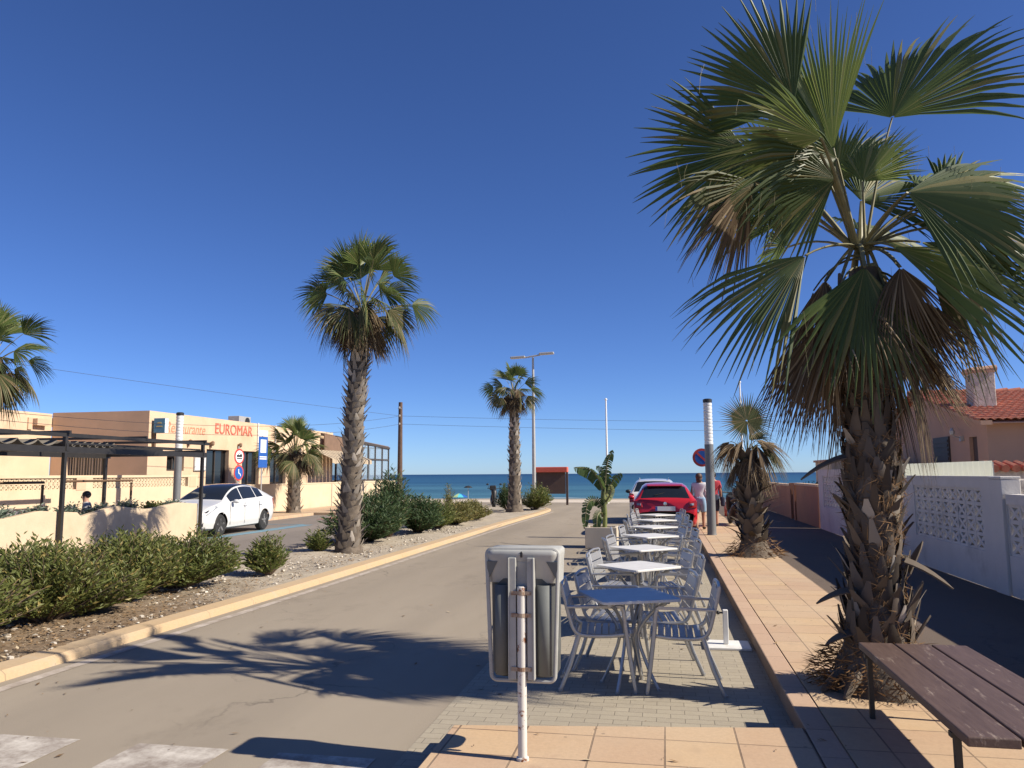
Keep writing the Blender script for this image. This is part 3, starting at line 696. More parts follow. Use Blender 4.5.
# pergola
pg = thing('pergola', 'black steel pergola with rolled-back canvas over the terrace', 'pergola', (-12.42, 14.45, 0))
def post(x, y, z): mb = MB(); mb.bar((x, y, 0.0), (x, y, z), .075, .075, up=V((0, 1, 0))); mb.build('post', 'black_metal', pg)
for x in (0, -3.0):
    for y in (-4.9, 0, 5.05): post(x, y, 2.58)
mb = MB()
for x in (0, -3.0):
    mb.bar((x, -5.0, 2.31), (x, 5.2, 2.31), .07, .13); mb.bar((x, 5.3, 2.62), (x, -5.2, 2.62), .07, .08)
for y in (-4.9, 0.02, 5.05): mb.bar((0.05, y, 2.36), (-3.05, y, 2.36), .07, .15); mb.bar((0.1, y, 2.68), (-3.1, y, 2.68), .06, .07)
for y in (-2.5, 2.6): mb.bar((0.05, y, 2.68), (-3.05, y, 2.68), .05, .06)
mb.build('beam', 'black_metal', pg)
for (y0, y1, nf) in ((-4.8, -.15, 9), (.2, 1.6, 6)):
    mb = MB(); vs = []; ns = nf * 8; fs = []
    for i in range(ns + 1):
        t = i / ns; y = y0 + (y1 - y0) * t; z = 2.50 - .12 * abs(sin(t * nf * pi)) ** .7
        for x in (-.06, -1.5, -2.9): vs.append((x, y, z))
    for i in range(ns):
        for j in range(2): fs.append((i * 3 + j, i * 3 + j + 1, i * 3 + j + 4, i * 3 + j + 3))
    mb.add(vs, fs); c = mb.build('canvas', 'canvas', pg, smooth=True); s = c.modifiers.new('thick', 'SOLIDIFY'); s.thickness = .012
mb = MB()
for x in (-.05, -.6, -1.2, -1.8, -2.4, -2.95):
    mb.bar((x, .1, 2.45), (x, 5.0, 2.45), .03, .04)
mb.build('slat', 'black_metal', pg)
# brown pipe frames behind the planter wall
def pipe_frame(loc, w, h, label):
    t = thing('pipe_frame', label, 'frame', loc, 0, 'brown pipe frames behind the planter wall')
    mb = MB()
    for y in (0, w): mb.tube([(0, y, 0), (0, y, h - .05)], .03, 8)
    mb.build('upright', 'rustpipe', t)
    mb = MB(); mb.tube([(0, -.03, h), (0, w + .03, h)], .03, 8); mb.build('crossbar', 'rustpipe', t)
pipe_frame((-14.2, 16.55, .06), 2.45, 1.57, 'whole brown pipe frame standing behind the plants under the pergola')
pipe_frame((-14.2, 12.9, .06), 3.0, 1.55, 'brown pipe frame cut by the left edge of the photo under the pergola')

# ------------------------------------------------------------------ right-hand walls and house
WX = 4.38
def block_wall(name, label, y0, y1, h, lat, m='whitewall', s=.335, sz=.212, cop=.0):
    t = thing(name, label, 'wall', (WX, y0, .13))
    mb = MB()
    holes = [(a - y0, a - y0 + c * s + .02, z, z + r * sz + .02) for a, z, c, r in lat]
    wall_mesh(mb, (0, 0, 0), (0, 1, 0), y1 - y0, h, .15, holes, (-1, 0, 0))
    mb.build('base', m, t)
    for (a, b, c, d) in holes:
        mb = MB(); cols = round((b - a - .02) / s); rows = round((d - c - .02) / sz)
        lattice(mb, (.03, a + .01, c + .01), (0, 1, 0), (-1, 0, 0), cols, rows, s, .05, .145, sz); mb.build('pierced_blocks', m, t)
    mb = MB(); mb.box(-.004, .154, -.003, y1 - y0 + .003, h + .001, h + .04); mb.build('coping', m, t)
    return t
wallA = block_wall('lattice_wall', 'white pierced block wall at the right edge, lower section nearest the bench', 3.0, 11.35, 1.27, [(8.3, .52, 9, 3), (4.6, .52, 9, 3)])
wallB = block_wall('lattice_wall', 'taller white pierced block wall right of the big palm trunk', 11.75, 15.55, 1.50, [(12.15, .50, 9, 4)])
wallC = block_wall('lattice_wall', 'white pierced block wall just left of the big palm trunk, farther along the pavement', 16.6, 24.0, 1.64, [(17.3, .64, 18, 4)])
pr = thing('wall_pier', 'white square pier between the two nearest pierced walls', 'pier', (WX - .04, 11.36, .13))
mb = MB(); mb.box(0, .24, 0, .385, 0, 1.50); mb.build('shaft', 'whitewall', pr, bevel=.01); mb = MB(); mb.box(-.005, .245, -.003, .387, 1.503, 1.54); mb.build('cap', 'whitewall', pr, bevel=.01)
gp = thing('wall_gate', 'white sheet gate in the white wall, behind the big palm trunk', 'gate', (WX + .05, 15.56, .13))
mb = MB(); mb.box(0, .04, .0, 1.03, .05, 1.5); mb.build('leaf', 'whitewall', gp)
tw = thing('brick_wall', 'reddish brown garden wall with pale coping beyond the white walls', 'wall', (WX, 24.15, .13))
mb = MB(); mb.box(0, .16, 0, 3.9, 0, 1.18); mb.box(0, .16, 5.0, 13.5, 0, 1.12); mb.build('base', 'terracotta', tw)
mb = MB(); mb.box(-.03, .19, 0, 3.9, 1.181, 1.25); mb.box(-.03, .19, 5.0, 13.5, 1.121, 1.19); mb.build('coping', 'brown_and_shade', tw)
mb = MB(); mb.box(-.05, .25, 3.92, 4.15, 0, 1.24); mb.box(-.05, .25, 4.75, 4.98, 0, 1.24); mb.build('gate_pier', 'terracotta', tw)
mb = MB(); mb.box(.06, .1, 4.16, 4.74, .05, 1.1); mb.build('gate_leaf', 'black_metal', tw)
st = thing('stone_pier', 'rough whitewashed stone pillar lit by the sun behind the near pierced wall', 'pier', (4.9, 12.75, 0))
mb = MB(); mb.box(0, .45, 0, .5, 0, 1.62); mb.build('shaft', 'stone', st, bevel=.02)
cf = thing('corrugated_fence', 'pale corrugated sheet fence behind the tall pierced wall', 'fence', (5.6, 15.0, 0))
mb = MB(); vs = []; fs = []; ns = 150
for i in range(ns + 1):
    y = 5.2 * i / ns; x = .035 * sin(i * .84); vs += [(x, y, .02), (x, y, 1.92)]
for i in range(ns): fs.append((2 * i, 2 * i + 2, 2 * i + 3, 2 * i + 1))
mb.add(vs, fs); o = mb.build('sheet', 'poly_sheet', cf, smooth=True, angle=180); o.modifiers.new('thick', 'SOLIDIFY').thickness = .01
mb = MB(); [mb.box(.06, .12, y, y + .06, 0, 1.9) for y in (0.2, 2.6, 5.0)]; mb.build('post', 'galv', cf)
cb = thing('flat_roof_house', 'small cream flat-roofed building seen over the wall beside the big palm trunk', 'building', (5.95, 30, 0))
mb = MB(); mb.box(0, 2.4, 0, 3, 0, 2.12); mb.build('wall', 'cream', cb)
mb = MB(); mb.box(-.06, 2.5, -.08, 3.1, 2.122, 2.2); mb.build('roof_slab', 'house', cb)

# house
HX, HY0, HY1 = 9.0, 24.2, 35.4
hb = thing('house', 'salmon rendered house with red tiled roof and stone chimney behind the right-hand walls', 'house', (HX, HY0, 0))
ridge = 5.6; eh = 3.22; rh = 4.45; D = HY1 - HY0
mb = MB()
wall_mesh(mb, (0, 0, 0), (0, 1, 0), D, eh - .25, .25, [(.75, 1.35, .1, 2.75), (3.0, 4.35, 1.65, 2.80)], (-1, 0, 0))
mb.prism([(0, 0, eh - .25), (0, D, eh - .25), (0, D, eh - .08), (0, ridge, rh - .1), (0, 0, eh - .08)], (.25, 0, 0))
mb.box(.25, 9, 0, .25, 0, eh - .1); mb.box(.25, 9, D - .25, D, 0, eh - .1)
mb.build('wall', 'house', hb)
mb = MB(); mb.box(.1, .16, .75, 1.35, .1, 2.75); mb.build('door', 'board_brown', hb)
mb = MB(); mb.box(-.05, .1, 2.95, 4.4, 1.6, 2.85)
for i in range(8): mb.box(-.075, -.05, 3.0, 4.35, 1.68 + i * .14, 1.77 + i * .14)
mb.build('shutter', 'frame_dark', hb)
mb = MB(); mb.box(-.10, -.002, 1.75, 1.87, 2.65, 2.8); mb.tube([(-.08, 1.81, 2.75), (-.25, 1.81, 2.8), (-.3, 1.81, 2.86)], .02, 6); mb.lathe([(.03, .2), (.08, .1), (.07, 0), (.02, -.02)], (-.3, 1.81, 2.86), 8); mb.build('wall_lamp', 'galv', hb)
def tiled(y0, z0, y1, z1, x0, x1, nrow):
    mb = MB(); nc = int((x1 - x0) / .035); vs = []; fs = []
    rows = []
    for r in range(nrow):
        for e in (0, 1):
            t = (r + (0 if e == 0 else .999)) / nrow
            rows.append((y0 + (y1 - y0) * t, z0 + (z1 - z0) * t + (.05 if e == 0 else .0)))
    for (y, z) in rows:
        for i in range(nc + 1):
            x = x0 + (x1 - x0) * i / nc; vs.append((x, y, z + .055 * abs(sin(pi * (x - x0) / .21)) ))
    w = nc + 1
    for j in range(len(rows) - 1):
        for i in range(nc): fs.append((j * w + i, j * w + i + 1, (j + 1) * w + i + 1, (j + 1) * w + i))
    mb.add(vs, fs); return mb
mb = tiled(-.42, eh - .1, ridge, rh, -.35, 9.2, 16); mb2 = tiled(D + .42, eh - .1, ridge, rh, -.35, 9.2, 16); mb.add(mb2.v, mb2.f)
rf = mb.build('roof', 'rooftile', hb, smooth=True, angle=60); rf.modifiers.new('thick', 'SOLIDIFY').thickness = .02
mb = MB()
for i in range(24): x = -.4 + i * .4; mb.tube([(x, ridge, rh + .02), (x + .42, ridge, rh + .05)], [.11, .13], 10)
mb.build('ridge_tiles', 'rooftile', rf, smooth=True)
mb = MB(); mb.prism([(-.3, -.42, eh - .2), (-.3, ridge, rh - .14), (-.3, ridge, rh - .02), (-.3, -.42, eh - .08)], (.3, 0, 0)); mb.prism([(0, -.40, eh - .16), (9.1, -.40, eh - .16), (9.1, 0, eh - .05), (0, 0, eh - .05)], (0, 0, .03)); mb.build('eaves', 'house', rf)
ch = MB(); ch.box(.42, 1.07, 1.95, 2.55, 3.3, 4.8); c = ch.build('chimney', 'stone', rf, bevel=.03)
mb = MB(); [mb.tube([(.37, 1.98 + i * .18, 4.83 + .0), (1.13, 1.98 + i * .18, 4.90)], .09, 8) for i in range(4)]; mb.box(.37, 1.12, 1.9, 2.6, 4.78, 4.83); mb.build('chimney_cap', 'house', rf)
mb = MB(); mb.box(.4165, .4185, 2.1, 2.3, 4.5, 4.7); mb.build('vent', 'frame_dark', rf)
lwl = thing('stone_wall', 'low rubble stone wall with a tiled coping in front of the house', 'wall', (8.0, 21.6, 0))
mb = MB(); mb.box(0, 8, 0, .35, 0, 1.75); mb.build('base', 'stone', lwl, bevel=.02)
mb = MB(); [mb.tube([(.1 + i * .24, -.16, 1.80), (.1 + i * .24, .45, 1.92)], .10, 8) for i in range(33)]; mb.build('tile_coping', 'rooftile', lwl, smooth=True)
# ------------------------------------------------------------------ terrace furniture
def make_chair():
    t = thing('terrace_chair', 'x', 'chair', (0, 0, 0), 0, 'aluminium chairs along the row of terrace tables')
    hw = .255
    prof = catmull([(-.305, .83), (-.285, .74), (-.245, .58), (-.215, .49), (-.17, .445), (-.08, .43), (.08, .432), (.20, .445), (.235, .43)], 4)
    mb = MB()
    for s in (-1, 1): mb.tube([(x, s * hw, z) for x, z in prof], .0105, 8, flat=1.5)
    mb.tube([(-.305, -hw, .83), (-.312, 0, .84), (-.305, hw, .83)], .013, 8); mb.tube([(.0, -hw, .425), (.0, hw, .425)], .01, 6); mb.tube([(-.2, -hw, .43), (-.2, hw, .43)], .01, 6)
    mb.build('frame', 'alu', t, smooth=True)
    mb = MB()
    for i in range(7):
        x = -.155 + i * .058; z = .452 - .012 * sin(pi * (i + .5) / 7) + (.004 if i == 6 else 0)
        mb.box(x, x + .048, -hw + .014, hw - .014, z - .004, z + .004)
    mb.build('seat', 'alu_dark', t, bevel=.003)
    mb = MB()
    for (x0, z0, x1, z1) in ((-.218, .512, -.228, .565), (-.231, .575, -.248, .64), (-.251, .65, -.27, .715), (-.273, .725, -.299, .805)):
        d = V((x1 - x0, 0, z1 - z0)); nrm = V((d.z, 0, -d.x)).normalized() * .007
        mb.prism([(x0, -hw + .012, z0), (x0, hw - .012, z0), (x1, hw - .012, z1), (x1, -hw + .012, z1)], nrm)
    mb.build('backrest', 'alu_dark', t, bevel=.002)
    for s in (-1, 1):
        mb = MB(); y = s * (hw + .022)
        mb.prism([(-.262, y - .02, .652), (.165, y - .02, .662), (.195, y - .02, .652), (.195, y + .02, .652), (.165, y + .02, .662), (-.262, y + .02, .652)], (0, 0, .018))
        mb.build('armrest', 'alu', t, bevel=.004)
        mb = MB(); mb.tube(catmull([(.175, y, .655), (.195, y, .62), (.215, y, .43), (.275, y * 1.04, .0)], 4), .0115, 8, flat=1.45); mb.lathe([(.016, 0), (.016, .02)], (.275, y * 1.04, 0), 8); mb.build('leg', 'alu', t, smooth=True)
        y = s * hw; mb = MB(); mb.tube([(-.165, y, .44), (-.24, y * 1.03, .2), (-.325, y * 1.07, 0)], .0115, 8, flat=1.45); mb.lathe([(.016, 0), (.016, .02)], (-.325, y * 1.07, 0), 8); mb.build('leg', 'alu', t, smooth=True)
    return t
def make_table():
    t = thing('terrace_table', 'x', 'table', (0, 0, 0), 0, 'square terrace tables in a row beside the kerb')
    h = .335; r = .045; loop = []
    for cx, cy, a0 in ((h - r, h - r, 0), (-h + r, h - r, 90), (-h + r, -h + r, 180), (h - r, -h + r, 270)):
        for k in range(5): a = RAD(a0 + 22.5 * k); loop.append((cx + r * cos(a), cy + r * sin(a), .712))
    mb = MB(); mb.prism(loop, (0, 0, .024)); mb.build('tabletop', 'table_top', t, bevel=.005)
    mb = MB(); mb.lathe([(.05, .40), (.055, .43), (.05, .46)], (0, 0, 0), 12)
    for k in range(2):
        a = pi / 4 + k * pi / 2; mb.bar((-.36 * cos(a), -.36 * sin(a), .697), (.36 * cos(a), .36 * sin(a), .697 + k * .004), .03, .02)
    mb.build('hub', 'alu', t)
    for k in range(4):
        a = pi / 4 + k * pi / 2; c, s = cos(a), sin(a)
        pts = catmull([(.33 * c, .33 * s, .69), (.22 * c, .22 * s, .62), (.085 * c, .085 * s, .43), (.15 * c, .15 * s, .2), (.25 * c, .25 * s, .0)], 4)
        mb = MB(); mb.tube(pts, .0145, 8); mb.lathe([(.018, 0), (.018, .015)], (.25 * c, .25 * s, 0), 8); mb.build('leg', 'alu', t, smooth=True)
    return t
tab0 = make_table(); ch0 = make_chair()
TY = [6.70, 8.80, 10.93, 13.05, 15.20, 17.40, 19.55]; TX = [-.32, -.30, -.30, -.24, -.22, -.2, -.2]
words = ['nearest the litter bin', 'second from the litter bin', 'third from the litter bin', 'in mid-row', 'third from the red car', 'second from the red car', 'nearest the red car']
rc = random.Random(21); first = True
ZP = .0045
for i, (x, y) in enumerate(zip(TX, TY)):
    look = 'grey-blue shaded' if i == 0 else 'pale sunlit'
    place(tab0, i == 0, (x, y, ZP), RAD([24, 44, 40, 38, 42, 36, 41][i]), look + ' square aluminium table ' + words[i])
    for (dx, dy, rz, side, nf) in ((.42 + .3, .06, 180, 'kerb', 'nearer'), (.42 + .14, .68, 186, 'kerb', 'farther'), (-.24, .06, 4, 'road', 'nearer'), (-.16, .66, -6, 'road', 'farther')):
        if side == 'kerb': px = x + dx - .30; dx0 = 0
        else: px = x + dx
        if i > 0: px += rc.uniform(-.06, .06) - (.05 if side == 'road' else 0); dyj = rc.uniform(-.06, .06); rz += rc.uniform(-9, 9)
        else: dyj = 0
        place(ch0, first, (px, y + dy + dyj, ZP), RAD(rz), 'aluminium chair, %s one on the %s side of the table %s' % (nf, side, words[i]))
        first = False

# litter bin on its post, seen from behind
bn = thing('litter_bin', 'grey plastic litter bin seen from behind on a rusty white post', 'litter bin', (-.83, 4.56, .13))
mb = MB(); mb.tube([(0, 0, 0), (0, 0, .955)], .0265, 16); mb.lathe([(.0265, .955), (.022, .962), (.0001, .963)], (0, 0, 0), 16); mb.build('post', 'post_white', bn, smooth=True)
mb = MB(); mb.lathe([(.036, 0), (.036, .015), (.027, .02)], (0, 0, .0), 14); mb.build('base_collar', 'post_white', bn)
W2 = .213
def rrect(w, z0, z1, r, y, tw=0):
    pts = []
    for cx, cz, a0 in ((w - r, z1 - r, 0), (-w + r, z1 - r, 90), (-w + r + tw, z0 + r, 180), (w - r - tw, z0 + r, 270)):
        for k in range(6): a = RAD(a0 + 18 * k); pts.append(V((cx + r * cos(a), y, cz + r * sin(a))))
    return pts
# container: rounded tub behind the frame
mb = MB(); vs = []; rings = []
for z, k in ((.44, .9), (.46, .96), (.60, .98), (1.0, 1.0)):
    ring = []
    for j in range(32):
        a = 2 * pi * j / 32; cx = abs(cos(a)) ** .6 * (1 if cos(a) > 0 else -1); sx = abs(sin(a)) ** .6 * (1 if sin(a) > 0 else -1)
        ring.append(V((cx * .204 * k, .175 + sx * .14 * k, z)))
    rings.append(ring)
vs = [p for r in rings for p in r]; fs = [(i * 32 + j, i * 32 + (j + 1) % 32, (i + 1) * 32 + (j + 1) % 32, (i + 1) * 32 + j) for i in range(3) for j in range(32)] + [tuple(range(31, -1, -1)), tuple(range(96, 128))]
mb.add(vs, fs); ct = mb.build('container', 'bin_dark', bn, smooth=True)
mb = MB()
for s in (-1, 1):
    ring = []
    for z in (.455, .965):
        for j in range(9):
            a = pi * (1 + j / 8); k = .9 if z < .5 else 1
            mb.v.append((s * (.125 if s > 0 else .125) + cos(a) * .045 * k, .05 + sin(a) * .038, z))
    o = len(mb.v) - 18
    for j in range(8): mb.f.append((o + j, o + j + 1, o + 9 + j + 1, o + 9 + j)); mb.m.append(0)
sh = mb.build('tub_bulge', 'bin_mid', bn, smooth=True); sh.modifiers.new('thick', 'SOLIDIFY').thickness = .006
# outline frame
ol = rrect(W2, .425, 1.17, .035, .035, .026)
mb = MB(); mb.tube(ol + [ol[0], ol[1]], .012, 8, caps=False); fr = mb.build('frame', 'bin_light', bn, smooth=True)
# hood
def hood_sec(z, k, y0, y1, r=.05):
    pts = []
    w = W2 * k
    for cx, cy, a0 in ((w - r, y1 - r, 0), (-w + r, y1 - r, 90), (-w + r, y0 + r, 180), (w - r, y0 + r, 270)):
        for j in range(6): a = RAD(a0 + 18 * j); pts.append(V((cx + r * cos(a), cy + r * sin(a), z)))
    return pts
secs = [hood_sec(.975, 1.0, .05, .31), hood_sec(1.02, 1.01, .035, .31), hood_sec(1.10, 1.02, .022, .32), hood_sec(1.135, 1.035, .008, .33), hood_sec(1.155, 1.035, .008, .33), hood_sec(1.168, .99, .02, .32)]
mb = MB(); n = len(secs[0]); mb.add([p for s in secs for p in s], [(i * n + j, i * n + (j + 1) % n, (i + 1) * n + (j + 1) % n, (i + 1) * n + j) for i in range(len(secs) - 1) for j in range(n)] + [tuple(range(n - 1, -1, -1)), tuple((len(secs) - 1) * n + j for j in range(n))])
mb.build('hood', 'bin_light', bn, smooth=True, angle=50)
for sgn in (-1, 1):
    mb = MB(); mb.prism([(sgn * .208, .03, 1.10), (sgn * .208, .045, .985), (sgn * .145, .03, 1.10)], (0, -.012, 0)); mb.build('hood_recess', 'bin_mid', bn)
# mounting bracket: two ribs with a recessed web
mb = MB()
for x0, x1 in ((-.077, -.031), (.034, .077)): mb.box(x0, x1, -.012, .055, .44, 1.125)
for x0, x1 in ((-.077, -.069), (.067, .0775)): mb.box(x0, x1, -.02, -.012, .44, 1.125)
mb.box(-.031, .034, .02, .055, .44, 1.10)
mb.build('bracket', 'bin_light', bn, bevel=.004)
mb = MB(); mb.prism([(-.006, .006, 1.125), (.006, .006, 1.125), (.007, .006, 1.15), (0, .006, 1.162), (-.007, .006, 1.15)], (0, -.004, 0)); mb.build('keyhole', 'sign_black', bn)
for z in (.50, .80, .925):
    mb = MB(); mb.box(-.058, .058, -.018, .0, z - .011, z + .011); mb.lathe([(.029, -.011), (.029, .011)], (0, 0, z), 14); mb.build('strap', 'rust', bn)

# bench
be = thing('bench', 'brown backless bench of three worn boards on thin black legs', 'bench', (1.27, 3.88, .134))
for i in range(3):
    mb = MB(); x = .002 + i * .23; mb.box(x, x + .217, 0, 1.96, .408, .452); mb.build('board', 'bench', be, bevel=.006)
for y in (.22, 1.80):
    mb = MB()
    for x in (.03, .64): mb.bar((x, y, 0), (x, y, .385), .03, .03, up=V((0, 1, 0)))
    mb.bar((.0, y, .395), (.68, y, .395), .04, .024)
    mb.build('leg', 'black_metal', be)

# low white post on a flat base beside the kerb
sp = thing('low_post', 'short white post on a flat white base plate beside the kerb', 'post', (.55, 8.35, .005))
mb = MB(); mb.box(-.2, .25, -.19, .19, 0, .025); mb.build('base_plate', 'white_metal', sp, bevel=.006)
mb = MB(); mb.box(-.005, .045, -.03, .03, .03, .36); mb.build('upright', 'white_metal', sp, bevel=.006)
mb = MB(); mb.tube([(-.005, 0, .33), (-.04, 0, .33)], .009, 8); mb.sphere((-.05, 0, .33), .02, 8, 6); mb.build('knob', 'black_plastic', sp)

# ------------------------------------------------------------------ columns, lamps, signs, poles
def lamp_column(label, loc, h):
    t = thing('lamp_column', label, 'street lamp', loc, 0, 'cylindrical light columns')
    mb = MB(); mb.lathe([(.125, 0), (.12, .02), (.115, .05), (.115, h * .66)], (0, 0, 0), 20); mb.build('shaft', 'col_grey', t, smooth=True)
    mb = MB()
    k = 12; z0 = h * .66; z1 = h - .1; pr = []
    for i in range(k): a = z0 + (z1 - z0) * i / k; b = z0 + (z1 - z0) * (i + 1) / k; pr += [(.108, a), (.113, a + .01), (.113, b - .03), (.104, b - .025), (.104, b - .005)]
    mb.lathe(pr, (0, 0, 0), 20); mb.build('diffuser', 'col_white', t)
    mb = MB(); mb.lathe([(.118, h - .1), (.12, h - .02), (.08, h), (.0001, h)], (0, 0, 0), 20); mb.build('cap', 'black_plastic', t)
lamp_column('cylindrical light column with white ribbed top standing on the right-hand pavement', (1.19, 21.25, .134), 3.56)
lamp_column('cylindrical light column with white ribbed top rising behind the pergola beside the white car', (-15.25, 22.6, .0), 3.78)
dl = thing('street_lamp', 'tall thin street lamp with two lamp heads behind the middle palm by the sea', 'street lamp', (-7.1, 43.2, 0))
mb = MB(); mb.tube([(0, 0, 0), (0, 0, 3), (0, 0, 8.3)], [.11, .10, .06], 10); mb.lathe([(.16, 0), (.16, .3), (.11, .35)], (0, 0, 0), 10); mb.build('pole', 'galv', dl, smooth=True)
mb = MB(); mb.tube([(-.5, 0, 8.3), (0, 0, 8.37), (.4, 0, 8.43)], .045, 8); mb.build('arm', 'galv', dl)
for (x0, x1, z) in ((-1.3, -.45, 8.25), (.35, 1.2, 8.42)):
    mb = MB(); mb.prism([(x0, -.17, z), (x1, -.17, z + .03), (x1, .17, z + .03), (x0, .17, z)], (0, 0, .12)); mb.build('lamp_head', 'galv', dl, bevel=.04)
for nm, lab, x, y, h in (('flagpole', 'bare white flagpole behind the banana plant', -3.25, 46.3, 6.05), ('flagpole', 'bare white flagpole behind the short palm on the pavement', 4.55, 47.5, 7.0)):
    t = thing(nm, lab, 'pole', (x, y, 0), 0, 'white flagpoles by the beach')
    mb = MB(); mb.tube([(0, 0, 0), (0, 0, h)], [.075, .045], 8); mb.build('pole', 'sign_white', t, smooth=True)
    mb = MB(); mb.sphere((0, 0, h + .05), .08, 8, 6); mb.build('finial', 'sign_white', t)
up_ = thing('utility_pole', 'dark wooden utility pole carrying wires left of the oleander bush', 'utility pole', (-15.9, 46, 0))
mb = MB(); mb.tube([(0, 0, 0), (0, 0, 6.2)], [.17, .12], 10); mb.build('pole', 'pole_wood', up_, smooth=True)
mb = MB(); mb.bar((-.1, -.16, 5.8), (.1, -.16, 5.8), .05); mb.lathe([(.04, 5.8), (.05, 5.86), (.03, 5.92)], (.0, -.18, 0), 8); mb.lathe([(.04, 5.3), (.05, 5.36), (.03, 5.42)], (.0, -.16, 0), 8); mb.lathe([(.04, 4.8), (.05, 4.86), (.03, 4.92)], (.0, -.16, 0), 8); mb.build('insulator', 'galv', up_)
def wire(label, pts, sag, r=.008):
    out = []
    for a, b in zip(pts, pts[1:]):
        for i in range(16):
            t = i / 16; p = V(a).lerp(V(b), t); p.z -= sag * 4 * t * (1 - t); out.append(p)
    out.append(V(pts[-1])); mb = MB(); mb.tube(out, r, 5)
    o = mb.build('overhead_wire', 'wire'); tag(o, label, 'wire', 'overhead wires')
wire('highest overhead wire crossing the sky above the restaurant', [(-30.0, 24, 6.95), (-15.9, 46, 5.35)], .1)
wire('upper of the two overhead wires crossing the restaurant lettering', [(-18.6, 13, 3.7), (-15.9, 46, 5.35)], .75)
wire('lower of the two overhead wires crossing the restaurant lettering', [(-18.6, 13, 3.55), (-15.9, 46, 4.85)], .8)
wire('upper overhead wire stretching right from the wooden pole over the sea', [(-15.9, 46, 5.35), (40, 60, 5.5)], .5)
wire('lower overhead wire stretching right from the wooden pole over the sea', [(-15.9, 46, 4.85), (40, 60, 4.8)], .5)

def disc(mb, r, y0, y1, c, n=28): mb.lathe([(r, y0), (r, y1)], c, n, 'y')
ns = thing('no_parking_sign', 'round blue no parking sign with red rim partly behind the grey light column', 'sign', (1.27, 21.95, .134))
mb = MB(); mb.tube([(0, 0, 0), (0, 0, 2.35)], .03, 8); mb.build('post', 'galv', ns)
mb = MB(); disc(mb, .25, -.045, -.035, (-.24, 0, 2.02)); fc = mb.build('face', 'sign_red', ns)
mb = MB(); disc(mb, .185, -.052, -.046, (-.24, 0, 2.02)); mb.build('blue_field', 'sign_blue', fc)
mb = MB(); mb.bar((-.24, -.034, 2.1), (0, -.034, 2.1), .02, .03); a = .13; mb.bar((-.24 - a, -.0545, 2.02 + a), (-.24 + a, -.0545, 2.02 - a), .004, .05, up=V((.7, 0, .7))); mb.build('slash', 'sign_red', fc)
tg = thing('traffic_sign', 'pair of round signs, tow-away above blue, on a post behind the white car', 'sign', (-14.1, 24.15, .0))
SX, SY = -16.0, 27.5
tg.location = (SX, SY, .11)
mb = MB(); mb.tube([(0, 0, 0), (0, 0, 2.75)], .03, 8); mb.build('post', 'galv', tg)
Rz = Matrix.Rotation(RAD(84), 4, 'Z')
def turned(mb, n0=0):
    for i in range(n0, len(mb.v)): mb.v[i] = tuple(Rz @ V(mb.v[i]))
    return mb
for (z, base, field, ring) in ((2.36, 'sign_red', 'sign_white', .23), (1.74, 'sign_red', 'sign_blue', .24)):
    mb = MB(); disc(mb, .30, -.045, -.035, (0, 0, z)); fc = turned(mb).build('face', base, tg)
    mb = MB(); disc(mb, ring, -.052, -.046, (0, 0, z)); turned(mb).build('field', field, fc)
    mb = MB()
    if field == 'sign_white':
        mb.box(-.17, .02, -.058, -.053, z - .02, z + .06); mb.box(.03, .15, -.058, -.053, z - .02, z + .09); mb.box(-.16, .16, -.058, -.053, z - .09, z - .05)
        mb.prism([(-.12, -.058, z + .07), (.0, -.058, z + .15), (.02, -.058, z + .13), (-.08, -.058, z + .065)], (0, .004, 0))
        turned(mb).build('pictogram', 'sign_black', fc)
    else:
        mb.lathe([(.03, -.058), (.03, -.053)], (-.03, 0, z + .11), 10, 'y'); mb.bar((-.03, -.0555, z + .07), (-.01, -.0555, z - .03), .005, .045, up=V((1, 0, 0))); mb.bar((-.01, -.0555, z - .03), (.07, -.0555, z - .04), .005, .035); mb.bar((.07, -.0555, z - .04), (.10, -.0555, z - .13), .005, .035, up=V((1, 0, 0)))
        turned(mb).build('pictogram', 'sign_white', fc)
bs = thing('parking_sign', 'tall rectangular blue sign with a white panel on a post left of the small palm', 'sign', (-16.0, 29.3, .11))
mb = MB(); mb.tube([(0, 0, 0), (0, 0, 3.4)], .03, 8); mb.build('post', 'galv', bs)
mb = MB(); mb.box(-.30, .30, -.05, -.035, 1.95, 3.2); fc = turned(mb).build('board', 'sign_blue', bs)
mb = MB(); mb.box(-.19, .19, -.056, -.051, 2.55, 3.08); turned(mb).build('white_panel', 'sign_white', fc)
mb = MB(); mb.box(-.24, .24, -.056, -.051, 2.36, 2.40); mb.box(-.24, .24, -.056, -.051, 2.28, 2.32); turned(mb).build('text_band', 'sign_white', fc)
mb = MB(); mb.box(-.30, .30, -.05, -.035, 3.22, 3.46); turned(mb).build('top_plate', 'white_metal', bs)
ib = thing('notice_hut', 'brown information board under a red roof by the promenade', 'information board', (-6.25, 43.9, 0))
mb = MB(); mb.box(-.82, .82, -.08, .08, .62, 1.82); mb.build('board', 'board_brown', ib)
mb = MB(); mb.box(-.96, .96, -.3, .3, 1.82, 2.12); mb.build('roof', 'board_red', ib, bevel=.03)
for x in (-.82, .82): mb = MB(); mb.box(x - .06, x + .06, -.05, .05, 0, 2.15) if False else mb.box(x - .06 + (.09 if x > 0 else -.09), x + .06 + (.09 if x > 0 else -.09), -.06, .06, 0, 1.82); mb.build('leg', 'board_brown', ib)

